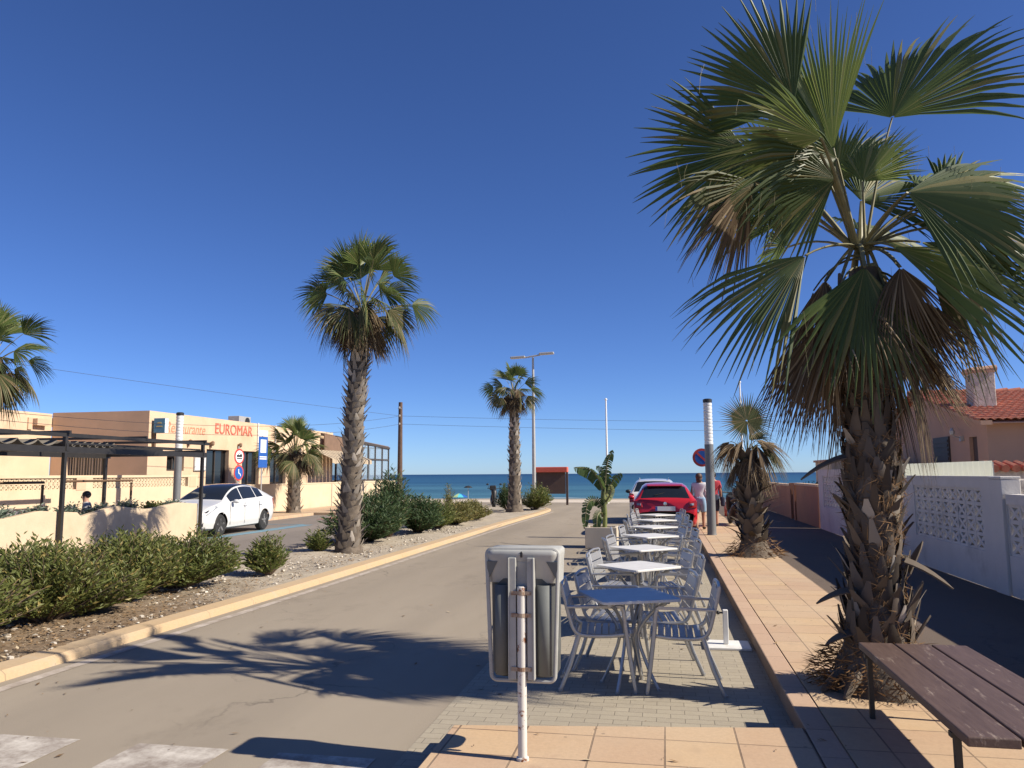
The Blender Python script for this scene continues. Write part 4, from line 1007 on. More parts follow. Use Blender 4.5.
# ------------------------------------------------------------------ cars
def interp(st, x):
    for a, b in zip(st, st[1:]):
        if b[0] <= x <= a[0]:
            t = (a[0] - x) / (a[0] - b[0]); return [p + (q - p) * t for p, q in zip(a, b)]
    return list(st[-1])
def make_car(label, loc, rz, paint, st, wheels, wr, side, screen, rear, roofdark=None, group=None):
    """lofted body along x (front = +x); glazed ranges become their own parts"""
    t = thing('parked_car', label, 'car', loc, rz, group)
    sm = catmull([tuple(s) for s in st], 6)
    x0, x1 = sm[0][0], sm[-1][0]
    nx = 110; xs = [x0 + (x1 - x0) * i / nx for i in range(nx + 1)]
    def sect(p):
        x, zb, zbelt, zt, w, wrf = p
        gh = max(zt - zbelt, .03)
        base = [(0, zb), (w * .78, zb), (w * .95, zb + .06), (w, zb + .22), (w * 1.0, zb + (zbelt - zb) * .62), (w * .965, zbelt), (wrf + (w * .965 - wrf) * .12, zt - gh * .16), (wrf * .88, zt - gh * .02), (wrf * .5, zt + .012), (0, zt + .018)]
        cnt = [2, 2, 3, 6, 4, 7, 2, 3, 3]; out = []
        for (a, b), c in zip(zip(base, base[1:]), cnt):
            for k in range(c): out.append((a[0] + (b[0] - a[0]) * k / c, a[1] + (b[1] - a[1]) * k / c))
        out.append(base[-1]); return out
    rows = [[V((x, y, z)) for (y, z) in sect(interp(sm, x))] for x in xs]
    nv = len(rows[0]); iB = 2 + 2 + 3 + 6 + 4; iR = iB + 7
    cell = abs(xs[1] - xs[0])
    for row in rows:
        for v in row:
            for wx in wheels:
                d = V((v.x - wx, 0, v.z - wr)); R = wr + .055
                if v.y > .55 and abs(d.length - R) < cell * .75 and d.length > 1e-3 and v.z < 1.0:
                    d = d.normalized() * R; v.x = wx + d.x; v.z = wr + d.z
    parts = {'body': [], 'windscreen': [], 'rear_window': [], 'roof_panel': []}
    for i in range(nx):
        for j in range(nv - 1):
            c = (rows[i][j] + rows[i + 1][j] + rows[i + 1][j + 1] + rows[i][j + 1]) / 4
            if c.y > .5 and any((c.x - wx) ** 2 + (c.z - wr) ** 2 < (wr + .05) ** 2 for wx in wheels): continue
            k = 'body'
            sw = [n for n, (a, b) in enumerate(side) if a > c.x > b]
            if iB < j < iR and sw: k = 'side_window%d' % sw[0]; parts.setdefault(k, [])
            elif j >= iR + 1 and screen[0] > c.x > screen[1]: k = 'windscreen'
            elif j >= iR + 1 and rear[0] > c.x > rear[1]: k = 'rear_window'
            elif roofdark and j >= iR + 1 and roofdark[0] > c.x > roofdark[1]: k = 'roof_panel'
            parts[k].append((i, j))
    for k, cells in parts.items():
        if not cells: continue
        nm = k.rstrip('0123456789')
        for sides in (((1,), (-1,)) if nm == 'side_window' else ((1, -1),)):
          mb = MB(); idx = {}
          for s in sides:
            for (i, j) in cells:
                q = []
                for a, b in ((i, j), (i + 1, j), (i + 1, j + 1), (i, j + 1)):
                    p = rows[a][b]; key = (a, b, s if p.y > 1e-6 else 1)
                    if key not in idx: idx[key] = len(mb.v); mb.v.append((p.x, p.y * s, p.z))
                    q.append(idx[key])
                mb.f.append(tuple(q)); mb.m.append(0)
          mb.build(nm, paint if k == 'body' else 'glass_car', t, smooth=True, angle=50)
    # floor/arch interior
    body = [o for o in bpy.data.objects if o.parent == t and o.name.startswith('body')][0]
    mb = MB(); wmin = min(p[4] for p in st[3:-4]); mb.box(x1 + .35, x0 - .35, -wmin + .16, wmin - .16, .2, .78); mb.build('underbody', 'black_plastic', t)
    for wx in wheels:
        for s in (1, -1):
            w = interp(sm, wx)[4]; y = s * (w - .115)
            mb = MB(); mb.lathe([(wr * .62, -.1), (wr * .9, -.105), (wr, -.07), (wr, .07), (wr * .9, .105), (wr * .62, .1)], (wx, y, wr), 24, 'y'); mb.v = mb.v; wh = mb.build('wheel', 'tyre', t, smooth=True)
            mb = MB(); mb.lathe([(wr * .66, s * .075), (wr * .62, s * .10), (wr * .58, s * .06), (.0001, s * .05)], (wx, y, wr), 24, 'y')
            for k in range(5):
                a = k * 2 * pi / 5 + .3; mb.bar((wx + .02 * cos(a), y + s * .085, wr + .02 * sin(a)), (wx + wr * .62 * cos(a), y + s * .085, wr + wr * .62 * sin(a)), .055, .03, up=V((0, 1, 0)))
            mb.build('rim', 'rim', wh)
            mb = MB(); mb.lathe([(wr * .575, s * .062), (.0001, s * .058)], (wx, y, wr), 20, 'y'); mb.build('brake', 'galv', wh)
    return t, body, sm
def onsurf(sm, x, z, s=1):
    p = interp(sm, x); return p[4] * s
# white hatchback on the left
stW = [(2.23, .30, .58, .62, .50, .42), (2.14, .23, .66, .71, .74, .66), (1.8, .19, .80, .86, .86, .77), (1.3, .18, .90, .96, .872, .77), (1.0, .18, .93, 1.04, .872, .72), (.6, .18, .95, 1.26, .872, .63), (.2, .18, .965, 1.42, .872, .59), (-.3, .18, .98, 1.485, .872, .58), (-.8, .18, 1.0, 1.46, .872, .57), (-1.3, .19, 1.04, 1.385, .868, .57), (-1.7, .21, 1.06, 1.245, .855, .60), (-2.0, .26, 1.04, 1.12, .825, .66), (-2.13, .34, .98, 1.04, .79, .66), (-2.2, .40, .80, .86, .72, .62), (-2.23, .44, .7, .74, .64, .5)]
CWX, CWY, CWR = -13.52, 22.15, -88
cw, cwb, cws = make_car('white hatchback with dark glass parked at the end of the pergola', (CWX, CWY, 0.001), RAD(CWR), 'car_white', stW, (1.32, -1.38), .315, ((.78, .05), (-.02, -.85), (-.9, -1.35)), (1.02, .12), (-.95, -2.0), (.12, -.95))
for s in (1, -1):
    mb = MB(); mb.prism([(2.10, s * .66, .60), (1.97, s * .80, .63), (1.50, s * .855, .84), (1.55, s * .80, .87), (1.95, s * .58, .74)], (.03, s * .03, .012)); hl = mb.build('headlight', 'lamp_glass', cw, bevel=.01)
    mb = MB(); mb.prism([(2.06, s * .71, .672), (1.96, s * .795, .70), (1.86, s * .80, .755), (1.98, s * .66, .73)], (.038, s * .032, .018)); mb.build('lamp_bezel', 'black_plastic', hl)
    mb = MB(); mb.prism([(2.155, s * .60, .30), (2.10, s * .74, .32), (2.08, s * .74, .44), (2.15, s * .66, .47)], (.02, s * .03, 0)); mb.build('fog_recess', 'black_plastic', cw, bevel=.01)
    mb = MB(); mb.sphere((.68, s * .97, .98), .1, 10, 8, (.75, 1.0, .62)); mb.bar((.66, s * .86, .95), (.68, s * .93, .97), .05, .04); mb.build('mirror', 'car_white', cw, smooth=True)
    for x in (.02, -.98): mb = MB(); mb.bar((x, s * .885, .84), (x - .2, s * .885, .845), .02, .03); mb.build('door_handle', 'car_white', cw, bevel=.006)
    mb = MB(); mb.prism([(-2.0, s * .80, 1.0), (-2.12, s * .72, .96), (-2.14, s * .72, .70), (-2.06, s * .79, .72)], (-.02, s * .03, 0)); mb.build('tail_light', 'lamp_red', cw, bevel=.01)
    mb = MB()
    for x in (.82, -.05, -.98): mb.box(x - .004, x + .004, s * .868, s * .8745, .3, .95)
    mb.build('door_gap', 'black_plastic', cw)
mb = MB(); mb.box(2.17, 2.235, -.48, .48, .28, .40); mb.build('grille', 'black_plastic', cw, bevel=.02)
mb = MB(); mb.box(2.236, 2.25, -.26, .26, .45, .55); mb.build('number_plate', 'plate', cw)
# red hatchback seen from behind
stR = [(2.02, .3, .6, .64, .55, .45), (1.88, .2, .70, .75, .78, .7), (1.4, .18, .86, .92, .87, .78), (1.0, .18, .91, .98, .88, .76), (.75, .18, .93, 1.06, .88, .71), (.1, .18, .95, 1.40, .88, .61), (-.5, .18, .97, 1.45, .88, .60), (-1.2, .19, 1.0, 1.43, .88, .59), (-1.58, .2, 1.01, 1.385, .875, .58), (-1.72, .22, 1.01, 1.30, .87, .60), (-1.9, .26, 1.0, 1.06, .86, .70), (-1.99, .29, .93, .97, .845, .72), (-2.04, .32, .78, .83, .82, .70), (-2.06, .38, .62, .68, .78, .6)]
cr, crb, crs = make_car('red hatchback parked tail towards the row of tables', (-.02, 24.1, .001), RAD(90 + 1), 'car_red', stR, (1.27, -1.28), .315, ((.7, .0), (-.08, -.85), (-.92, -1.4)), (.78, .08), (-1.61, -1.90))
for s in (1, -1):
    mb = MB(); mb.prism([(-1.955, s * .83, .99), (-2.02, s * .62, .96), (-2.05, s * .60, .80), (-2.01, s * .82, .78)], (-.035, s * .03, 0)); tl = mb.build('tail_light', 'lamp_red', cr, bevel=.015)
    mb = MB(); mb.prism([(-2.035, s * .76, .92), (-2.07, s * .66, .91), (-2.08, s * .66, .86), (-2.045, s * .76, .86)], (-.022, s * .01, 0)); mb.build('reflector', 'lamp_glass', tl)
    mb = MB(); mb.sphere((.62, s * .98, 1.0), .1, 10, 8, (.7, 1, .65)); mb.build('mirror', 'car_red', cr, smooth=True)
mb = MB(); mb.box(-2.085, -2.06, -.27, .27, .71, .83); pl = mb.build('number_plate', 'plate', cr)
mb = MB(); mb.box(-2.088, -2.0855, .215, .27, .711, .829); mb.build('plate_band', 'plate_blue', pl)
mb = MB(); mb.lathe([(.055, -2.045), (.05, -2.07), (.0001, -2.072)], (0, 0, .90), 14, 'x'); mb.build('badge', 'chrome', cr)
mb = MB(); mb.box(-2.10, -1.98, -.70, .70, .30, .42); mb.build('bumper_insert', 'black_plastic', cr, bevel=.03)
mb = MB(); mb.box(-1.98, -1.62, -.02, .02, 1.30, 1.32) if False else mb.bar((-1.80, 0, 1.20), (-1.88, .28, 1.13), .02, .02); mb.build('wiper', 'black_plastic', cr)
mb = MB(); mb.prism([(-1.52, -.5, 1.41), (-1.74, -.48, 1.372), (-1.74, .48, 1.372), (-1.52, .5, 1.41)], (0, 0, .025)); mb.build('spoiler', 'car_red', cr, bevel=.01)
# white car beyond the red one
stS = [(a, b, c * 1.05, d * 1.05, e * .99, f * 1.04) for a, b, c, d, e, f in stR]
cs, csb, css = make_car('white car parked beyond the red one, only its left side and roof showing', (-.35, 29.6, .001), RAD(90), 'car_white', stS, (1.27, -1.28), .33, ((.7, .0), (-.08, -.85), (-.92, -1.4)), (.78, .08), (-1.61, -1.90))
for s in (1, -1):
    mb = MB(); mb.prism([(-1.93, s * .83, 1.06), (-2.02, s * .68, 1.03), (-2.05, s * .66, .76), (-2.01, s * .82, .74)], (-.035, s * .03, 0)); mb.build('tail_light', 'lamp_red', cs, bevel=.015)
    mb = MB(); mb.sphere((.62, s * .99, 1.06), .11, 10, 8, (.7, 1, .65)); mb.build('mirror', 'black_plastic', cs, smooth=True)
    mb = MB(); mb.tube([(.1, s * .52, 1.5), (0, s * .53, 1.56), (-1.2, s * .53, 1.56), (-1.3, s * .52, 1.5)], .018, 6); mb.build('roof_rail', 'chrome', cs)

# ------------------------------------------------------------------ scooters, small bin, parasols
def scooter(label, loc, rz):
    t = thing('motor_scooter', label, 'scooter', loc, rz, 'parked dark scooters')
    for x in (.62, -.60):
        mb = MB(); mb.lathe([(.12, -.05), (.2, -.06), (.235, -.03), (.235, .03), (.2, .06), (.12, .05)], (x, 0, .235), 18, 'y'); w = mb.build('wheel', 'tyre', t, smooth=True)
        mb = MB(); mb.lathe([(.13, -.04), (.13, .04)], (x, 0, .235), 14, 'y'); mb.build('rim', 'rim', w)
    mb = MB(); mb.tube(catmull([(.62, 0, .35), (.5, 0, .75), (.38, 0, .9)], 4), [.09, .1, .12, .13, .14, .15, .14, .12, .1], 10); mb.tube(catmull([(.45, 0, .35), (.1, 0, .26), (-.2, 0, .35), (-.45, 0, .55), (-.85, 0, .68)], 4), [.12, .13, .14, .14, .14, .15, .17, .18, .18, .18, .17, .16, .15, .13, .11, .09, .07], 10); mb.build('body', 'black_plastic', t, smooth=True)
    mb = MB(); mb.tube(catmull([(-.05, 0, .74), (-.4, 0, .79), (-.8, 0, .84)], 4), .11, 10, flat=.5); mb.build('seat', 'frame_dark', t, smooth=True)
    mb = MB(); mb.tube([(.34, -.34, 1.02), (.40, -.1, .98), (.40, .1, .98), (.34, .34, 1.02)], .018, 8); mb.build('handlebar', 'black_plastic', t)
    for s in (-1, 1): mb = MB(); mb.tube([(.37, s * .25, 1.0), (.40, s * .32, 1.18)], .008, 6); mb.sphere((.40, s * .34, 1.22), .07, 8, 6, (.3, 1, .65)); mb.build('mirror', 'black_plastic', t)
    mb = MB(); mb.box(-1.0, -.72, -.17, .17, .88, 1.14); mb.build('top_box', 'black_plastic', t, bevel=.04)
scooter('dark scooter parked beside the shrub left of the middle palm by the sea', (-8.75, 40.2, .0), RAD(-75))
scooter('dark scooter parked on the pavement behind the short palm', (2.1, 25.4, .134), RAD(96))
lb = thing('small_bin', 'small red bin with a white lid beyond the short palm', 'bin', (2.35, 30.5, .134))
mb = MB(); mb.lathe([(.16, 0), (.17, .04), (.19, .5), (.18, .52)], (0, 0, 0), 14); mb.build('tub', 'lamp_red', lb, smooth=True)
mb = MB(); mb.lathe([(.2, .52), (.2, .58), (.14, .64), (.0001, .65)], (0, 0, 0), 14); mb.build('lid', 'sign_white', lb, smooth=True)
def parasol(label, loc, r, h, mats, tilt=0):
    t = thing('beach_parasol', label, 'parasol', loc, 0)
    mb = MB(); mb.tube([(0, 0, 0), (0, 0, h)], .02, 6); mb.build('pole', 'galv', t)
    mb = MB(); n = 8; ap = V((0, 0, h + .02)); k = 5
    for i in range(n):
        mb.cur = i % len(mats)
        rowp = []
        for q in range(k + 1):
            f = q / k; z = h - .42 * r * f ** 1.8
            rowp.append([V((r * f * cos(2 * pi * (i + e) / n), r * f * sin(2 * pi * (i + e) / n), z)) for e in (0, 1)])
        for q in range(k): mb.add([rowp[q][0], rowp[q][1], rowp[q + 1][1], rowp[q + 1][0]], [(0, 1, 2, 3)])
    o = mb.build('canopy', list(mats), t); o.modifiers.new('thick', 'SOLIDIFY').thickness = .01
    o.rotation_euler = (0, 0, 0)
parasol('blue and green beach parasol showing above the low bushes', (-14.75, 56, -1.72), .62, 2.05, ('para_teal', 'para_green', 'para_teal', 'sign_blue'))
parasol('small black parasol just above the blue and green one', (-13.85, 55, -1.7), .33, 2.62, ('para_black',))

# ------------------------------------------------------------------ people
def person(label, loc, rz, height, joints, colours, hair='hair', seated=False, hairlen=.0):
    """one continuous skinned body; clothes are shells lifted off it"""
    t = thing('person', label, 'person', loc, rz)
    J = joints; names = list(J)
    me = bpy.data.meshes.new('body')
    E = [('pelvis', 'waist'), ('waist', 'chest'), ('chest', 'neck'), ('neck', 'jaw'), ('jaw', 'crown')]
    for s in 'lr': E += [('chest', 'sh' + s), ('sh' + s, 'el' + s), ('el' + s, 'wr' + s), ('wr' + s, 'ha' + s), ('pelvis', 'hip' + s), ('hip' + s, 'kn' + s), ('kn' + s, 'an' + s), ('an' + s, 'to' + s)]
    R = dict(pelvis=(.15, .11), waist=(.125, .09), chest=(.155, .105), neck=(.055, .055), jaw=(.075, .085), crown=(.075, .085))
    for s in 'lr': R.update({'sh' + s: (.06, .06), 'el' + s: (.042, .042), 'wr' + s: (.03, .03), 'ha' + s: (.035, .022), 'hip' + s: (.095, .095), 'kn' + s: (.062, .062), 'an' + s: (.042, .042), 'to' + s: (.035, .045)})
    me.from_pydata([J[n] for n in names], [(names.index(a), names.index(b)) for a, b in E], [])
    o = bpy.data.objects.new('body', me); COL.objects.link(o)
    o.modifiers.new('skin', 'SKIN'); o.modifiers.new('sub', 'SUBSURF').levels = 2
    for i, n in enumerate(names): me.skin_vertices[0].data[i].radius = R[n]
    me.skin_vertices[0].data[names.index('pelvis')].use_root = True
    dg = bpy.context.evaluated_depsgraph_get(); dg.update()
    bme = bpy.data.meshes.new_from_object(o.evaluated_get(dg)); bpy.data.objects.remove(o)
    bme.materials.clear(); bme.materials.append(M['skin']); bme.polygons.foreach_set('use_smooth', [True] * len(bme.polygons))
    b = bpy.data.objects.new('body', bme); COL.objects.link(b); b.parent = t
    for nm, m, test, off in colours:
        mb = MB(); idx = {}
        for p in bme.polygons:
            if test(p.center):
                q = []
                for vi in p.vertices:
                    if vi not in idx: v = bme.vertices[vi]; idx[vi] = len(mb.v); mb.v.append(tuple(v.co + v.normal * off))
                    q.append(idx[vi])
                mb.f.append(tuple(q)); mb.m.append(0)
        if mb.f: c = mb.build(nm, m, t, smooth=True, angle=180); c.modifiers.new('thick', 'SOLIDIFY').thickness = .01
    c = V(J['crown']); jaw = V(J['jaw']); mid = (c + jaw) / 2
    mb = MB()
    for s in (-1, 1): mb.sphere((mid.x + s * .032, mid.y - .088, mid.z + .01), .012, 8, 6)
    mb.build('eyes', 'hair_black', t)
    mb = MB(); mb.sphere((mid.x, mid.y - .095, mid.z - .025), .016, 8, 6, (.8, 1.1, 1.4)); mb.build('nose', 'skin', t)
    mb = MB()
    for s in (-1, 1): mb.sphere((mid.x + s * .082, mid.y + .0, mid.z - .005), .026, 8, 6, (.4, .8, 1.2))
    mb.build('ears', 'skin', t)
    mb = MB(); mb.box(mid.x - .025, mid.x + .025, mid.y - .09, mid.y - .082, mid.z - .065, mid.z - .055); mb.build('mouth', 'lamp_red', t)
    mb = MB(); mb.sphere((mid.x, mid.y + .022, mid.z + .045), .105, 14, 10, (.93, 1.02, .95))
    if hairlen: mb.sphere((mid.x, mid.y + .055, mid.z - hairlen / 2 + .02), .075, 10, 8, (1.1, .7, .9 + hairlen * 5))
    mb.build('hair', hair, t, smooth=True)
    # fingers
    for s in 'lr':
        h = V(J['ha' + s]); w = V(J['wr' + s]); d = (h - w).normalized(); sd = V((0, 1, 0)) if abs(d.y) < .8 else V((1, 0, 0))
        mb = MB()
        for k in range(4):
            p0 = h + sd * (k - 1.5) * .017; L = (.062, .072, .068, .052)[k]
            mb.tube([p0 - d * .02, p0 + d * L * .5, p0 + d * L + V((0, -.012, 0))], [.009, .008, .006], 6)
        mb.tube([h - d * .05, h - d * .01 - sd * .035, h + d * .02 - sd * .042], [.011, .010, .007], 6)
        mb.build('fingers', 'skin', b)
    return t
def standing(h, stride=.18, arm=.12):
    k = h / 1.7; S = lambda x, y, z: (x * k, y * k, z * k)
    return dict(pelvis=S(0, 0, .93), waist=S(0, -.005, 1.08), chest=S(0, 0, 1.30), neck=S(0, 0, 1.46), jaw=S(0, -.015, 1.54), crown=S(0, 0, 1.625),
        shl=S(-.175, 0, 1.38), ell=S(-.225, .03, 1.10), wrl=S(-.235, -.05 - arm * .3, .87), hal=S(-.235, -.07 - arm * .3, .80),
        shr=S(.175, 0, 1.38), elr=S(.225, .06, 1.11), wrr=S(.24, .03 + arm * .5, .87), har=S(.24, .03 + arm * .5, .80),
        hipl=S(-.09, 0, .86), knl=S(-.095, -stride * .6, .48), anl=S(-.095, -stride * .45, .09), tol=S(-.1, -stride * .45 - .13, .04),
        hipr=S(.09, 0, .86), knr=S(.095, -.02 + stride * .1, .48), anr=S(.095, stride * .9, .10), tor=S(.1, stride * .9 - .11, .035))
k1 = 1.57 / 1.7
def clothes(k, top, bottom, hem, sleeve, shoe, neck=1.43):
    return [('top', top, lambda c: (.95 * k < c.z < neck * k and abs(c.x) < .2 * k) or (abs(c.x) >= .16 * k and c.z > sleeve * k and c.z < neck * k), .014),
            ('bottoms', bottom, lambda c: hem * k < c.z <= 1.0 * k and abs(c.x) < .19 * k, .020),
            ('shoes', shoe, lambda c: c.z < .085 * k, .008)]
person('woman in white top and pale blue denim skirt walking beside the grey light column', (.98, 23.0, .134), RAD(172), 1.57, standing(1.57), clothes(k1, 'shirt_white', 'denim', .55, 1.32, 'hair_black'), 'hair', hairlen=.12)
person('man in red shirt and dark shorts half hidden behind the grey light column', (1.44, 24.3, .134), RAD(185), 1.62, standing(1.62, .14), clothes(1.62 / 1.7, 'shirt_red', 'navy', .5, 1.22, 'hair_black'), 'hair_black')
hb_ = thing('shoulder_bag', 'dark shoulder bag carried by the man in the red shirt', 'bag', (1.70, 24.25, .75))
mb = MB(); mb.box(-.06, .06, -.16, .16, 0, .28); mb.build('pouch', 'navy', hb_, bevel=.04)
mb = MB(); mb.tube(catmull([(0, -.14, .27), (-.02, -.1, .5), (-.06, 0, .62), (-.02, .1, .5), (0, .14, .27)], 4), .012, 6); mb.build('strap', 'navy', hb_)
def sitting(k=1.0):
    S = lambda x, y, z: (x * k, y * k, z * k)
    return dict(pelvis=S(0, 0, .50), waist=S(0, 0, .66), chest=S(0, -.03, .88), neck=S(0, -.05, 1.05), jaw=S(0, -.075, 1.13), crown=S(0, -.06, 1.215),
        shl=S(-.175, -.03, .96), ell=S(-.22, -.08, .70), wrl=S(-.17, -.28, .62), hal=S(-.15, -.34, .61), shr=S(.175, -.03, .96), elr=S(.22, -.08, .70), wrr=S(.17, -.28, .62), har=S(.15, -.34, .61),
        hipl=S(-.1, -.05, .49), knl=S(-.12, -.44, .50), anl=S(-.12, -.42, .09), tol=S(-.12, -.54, .04), hipr=S(.1, -.05, .49), knr=S(.12, -.44, .50), anr=S(.12, -.42, .09), tor=S(.12, -.54, .04))
person('dark-haired person seated behind the planter plants under the pergola', (-14.6, 17.9, .06), RAD(-60), 1.7, sitting(), [('top', 'grey_cloth', lambda c: .55 < c.z < 1.02 and (abs(c.x) < .2 or c.z > .75), .014), ('trousers', 'navy', lambda c: .12 < c.z < .6 and not (abs(c.x) > .15 and c.z > .58), .016), ('shoes', 'hair_black', lambda c: c.z < .085, .008)], 'hair_black')
sc_ = thing('cafe_stool', 'plain dark seat under the person behind the planter plants', 'stool', (-14.6, 17.9, .06))
mb = MB(); mb.lathe([(.17, .35), (.19, .37), (.17, .39)], (0, 0, 0), 14); mb.build('seat', 'black_plastic', sc_)
for k in range(4): a = pi / 4 + k * pi / 2; mb = MB(); mb.tube([(.12 * cos(a), .12 * sin(a), .36), (.18 * cos(a), .18 * sin(a), 0)], .014, 6); mb.build('leg', 'black_metal', sc_)
# ------------------------------------------------------------------ palms
def fan(mb, hub, A, S, R, half, nseg, rg, split=.48, droop=.22, fold=.35, cup=.12, curl=0, r0=.02, tipw=.06, short=.28):
    """one costapalmate leaf: folded segments fused near the hub and free, drooping tips beyond"""
    A = A.normalized(); S = (S - A * S.dot(A)).normalized(); Nn = A.cross(S)
    dth = 2 * half / nseg; steps = (r0 / R, .22, split, split + (1 - split) * .35, split + (1 - split) * .7, 1.0)
    for i in range(nseg):
        th = -half + dth * (i + .5)
        d = A * cos(th) + S * sin(th); e = -A * sin(th) + S * cos(th)
        L = R * (1 - short + short * cos(th * .75)) * rg.uniform(.9, 1.06)
        bend = droop * rg.uniform(.5, 1.7); side = rg.uniform(-.05, .05); o = len(mb.v)
        for r in steps:
            w = r * L * tan(dth / 2) * 1.03 if r <= split else split * L * tan(dth / 2) * max(tipw, 1 - ((r - split) / (1 - split)) ** 1.25)
            p = hub + d * (r * L) - Nn * (cup * L * r * r) + e * (side * L * max(0, r - split)) + e * (curl * th * L * r * r)
            f = max(0, (r - .32) / .68)
            p = p - V((0, 0, 1)) * (bend * L * f * f)
            for q, hh in ((-1, -.5), (0, .5), (1, -.5)): mb.v.append(tuple(p + e * w * q + Nn * (w * fold * hh * 2)))
        for k in range(len(steps) - 1):
            for j in range(2):
                a = o + k * 3 + j; mb.f.append((a, a + 1, a + 4, a + 3)); mb.m.append(mb.cur)
def petiole(mb, a, b, r0, r1, sag=.06):
    a = V(a); b = V(b); L = (b - a).length; pts = []
    for i in range(7):
        t = i / 6; p = a.lerp(b, t); p.z += sag * L * 4 * t * (1 - t); pts.append(p)
    mb.tube(pts, [r0 + (r1 - r0) * i / 6 for i in range(7)], 6, flat=.6)
def boots(mb, rg, z0, z1, rad, cx, rows, per, ln, wd, out, up=.8, skip=.12):
    """persistent leaf bases: split, pointed, pressed to or flaring from the trunk"""
    for i in range(rows):
        t = (i + .5) / rows; z = z0 + (z1 - z0) * t; r = rad(z); c = cx(z)
        for j in range(per):
            if rg.random() < skip: continue
            a = 2 * pi * (j + .5 * (i % 2) + rg.uniform(-.18, .18)) / per
            u = V((cos(a), sin(a), 0)); s = V((-sin(a), cos(a), 0)); l = ln * rg.uniform(.7, 1.3); w = wd * rg.uniform(.8, 1.2); f = out * rg.uniform(.4, 1.6); tl = rg.uniform(-.25, .25)
            p0 = c + u * (r - .012) + V((0, 0, z + rg.uniform(-.03, .03))); d = (V((0, 0, up)) + u * f + s * tl).normalized()
            o = len(mb.v)
            for q, (k, ww, lift) in enumerate(((0, 1, .0), (.35, .92, .014), (.7, .55, .02), (1.0, .3, .012 + .05 * f))):
                p = p0 + d * (l * k) + u * lift
                for x, y in ((-1, 0), (0, .35), (1, 0)): mb.v.append(tuple(p + s * (w * ww * x * .5) + u * (w * .28 * ww * y + .0)))
            for q in range(3):
                for y in range(2): b = o + q * 3 + y; mb.f.append((b, b + 1, b + 4, b + 3)); mb.m.append(mb.cur)
def trunk_core(mb, z0, z1, rad, cx, n=24, k=26, rg=None):
    vs = []; fs = []
    for i in range(k + 1):
        z = z0 + (z1 - z0) * i / k
        for j in range(n):
            a = 2 * pi * j / n; r = rad(z) * (1 + (rg.uniform(-.06, .06) if rg else 0)); c = cx(z); vs.append((c.x + r * cos(a), c.y + r * sin(a), z))
    for i in range(k):
        for j in range(n): fs.append((i * n + j, i * n + (j + 1) % n, (i + 1) * n + (j + 1) % n, (i + 1) * n + j))
    fs.append(tuple(k * n + j for j in range(n))); mb.add(vs, fs)

def palm(name, label, loc, H, r_base, r_top, nfr, Rleaf, pet, seg, seed, dead=10, deadlen=None, lean=(0, 0), stub=(16, 8, .22, .16, .35), mats=('frond', 'frond_dull', 'frond_lit'), flare=1.25, elmin=-35, nd_z=.3, crownlift=.0, elmax=88, half=72, droop=.2):
    rg = random.Random(seed); t = thing(name, label, 'palm tree', loc, 0, 'fan palms along the street')
    rad = lambda z: r_top + (r_base - r_top) * max(0, 1 - z / H) ** .8 + (r_base * (flare - 1)) * max(0, 1 - z / (.18 * H)) ** 2
    cx = lambda z: V((lean[0] * max(0, z / H) ** 1.5, lean[1] * max(0, z / H) ** 1.5, 0))
    mb = MB(); trunk_core(mb, -.05, H, rad, cx, rg=rg); mb.cur = 1
    boots(mb, rg, .05, H * .97, rad, cx, stub[0], stub[1], stub[2], stub[3], stub[4])
    mb.build('trunk', ['trunk', 'boot2'], t, smooth=True, angle=60)
    top = cx(H) + V((0, 0, H + crownlift))
    for i in range(nfr):
        u = (i + .5) / nfr; el = RAD(elmax + (elmin - elmax) * u ** .85 + rg.uniform(-8, 8)); az = i * 2.39996 + rg.uniform(-.25, .25)
        d = V((cos(az) * cos(el), sin(az) * cos(el), sin(el))); lp = pet * rg.uniform(.5, 1.06) * (.8 + .4 * (1 - abs(u - .45)))
        hub = top + d * lp - V((0, 0, 1)) * (.12 * lp * u); a0 = top - V((0, 0, .1 + .25 * u * r_top / .15)) + d * r_top * .6
        side = V((-sin(az), cos(az), 0)); A = (d - V((0, 0, 1)) * (.02 + .5 * u * u)).normalized()
        rol = rg.uniform(-1.3, 1.3); S = side * cos(rol) + A.cross(side) * sin(rol)
        mb = MB(); petiole(mb, a0, hub, .02 * r_top / .16, .011, .05); pt = None
        k = 1
        mb.cur = 1
        fan(mb, hub, A, S, Rleaf * rg.uniform(.85, 1.1), RAD(half * rg.uniform(.8, 1.05)), seg, rg, split=.57, droop=droop * (.6 + .9 * u), cup=.10 + .12 * u)
        m = mats[2] if u < .16 and len(mats) > 2 else (mats[1] if u > .68 else mats[0])
        mb.build('frond', ['petiole', m], t)
    dl = deadlen or Rleaf
    for i in range(dead):
        az = i * 2.39996 + rg.uniform(-.3, .3); z = H - nd_z * rg.uniform(.0, 1.0); c = cx(z) + V((cos(az), sin(az), 0)) * (r_top * rg.uniform(1.0, 1.9)) + V((0, 0, z))
        A = V((cos(az) * rg.uniform(.1, .5), sin(az) * rg.uniform(.1, .5), -1)).normalized(); S = V((-sin(az), cos(az), 0))
        mb = MB(); petiole(mb, cx(z) + V((0, 0, z + .12)), c, .016, .01, .15); mb.cur = 1
        fan(mb, c, A, S, dl * rg.uniform(.75, 1.15), RAD(rg.uniform(32, 60)), max(14, seg // 2), rg, split=.42, droop=.05, cup=-.05, curl=-.22, fold=.5)
        mb.build('dead_frond', ['petiole', 'dead'], t)
    return t
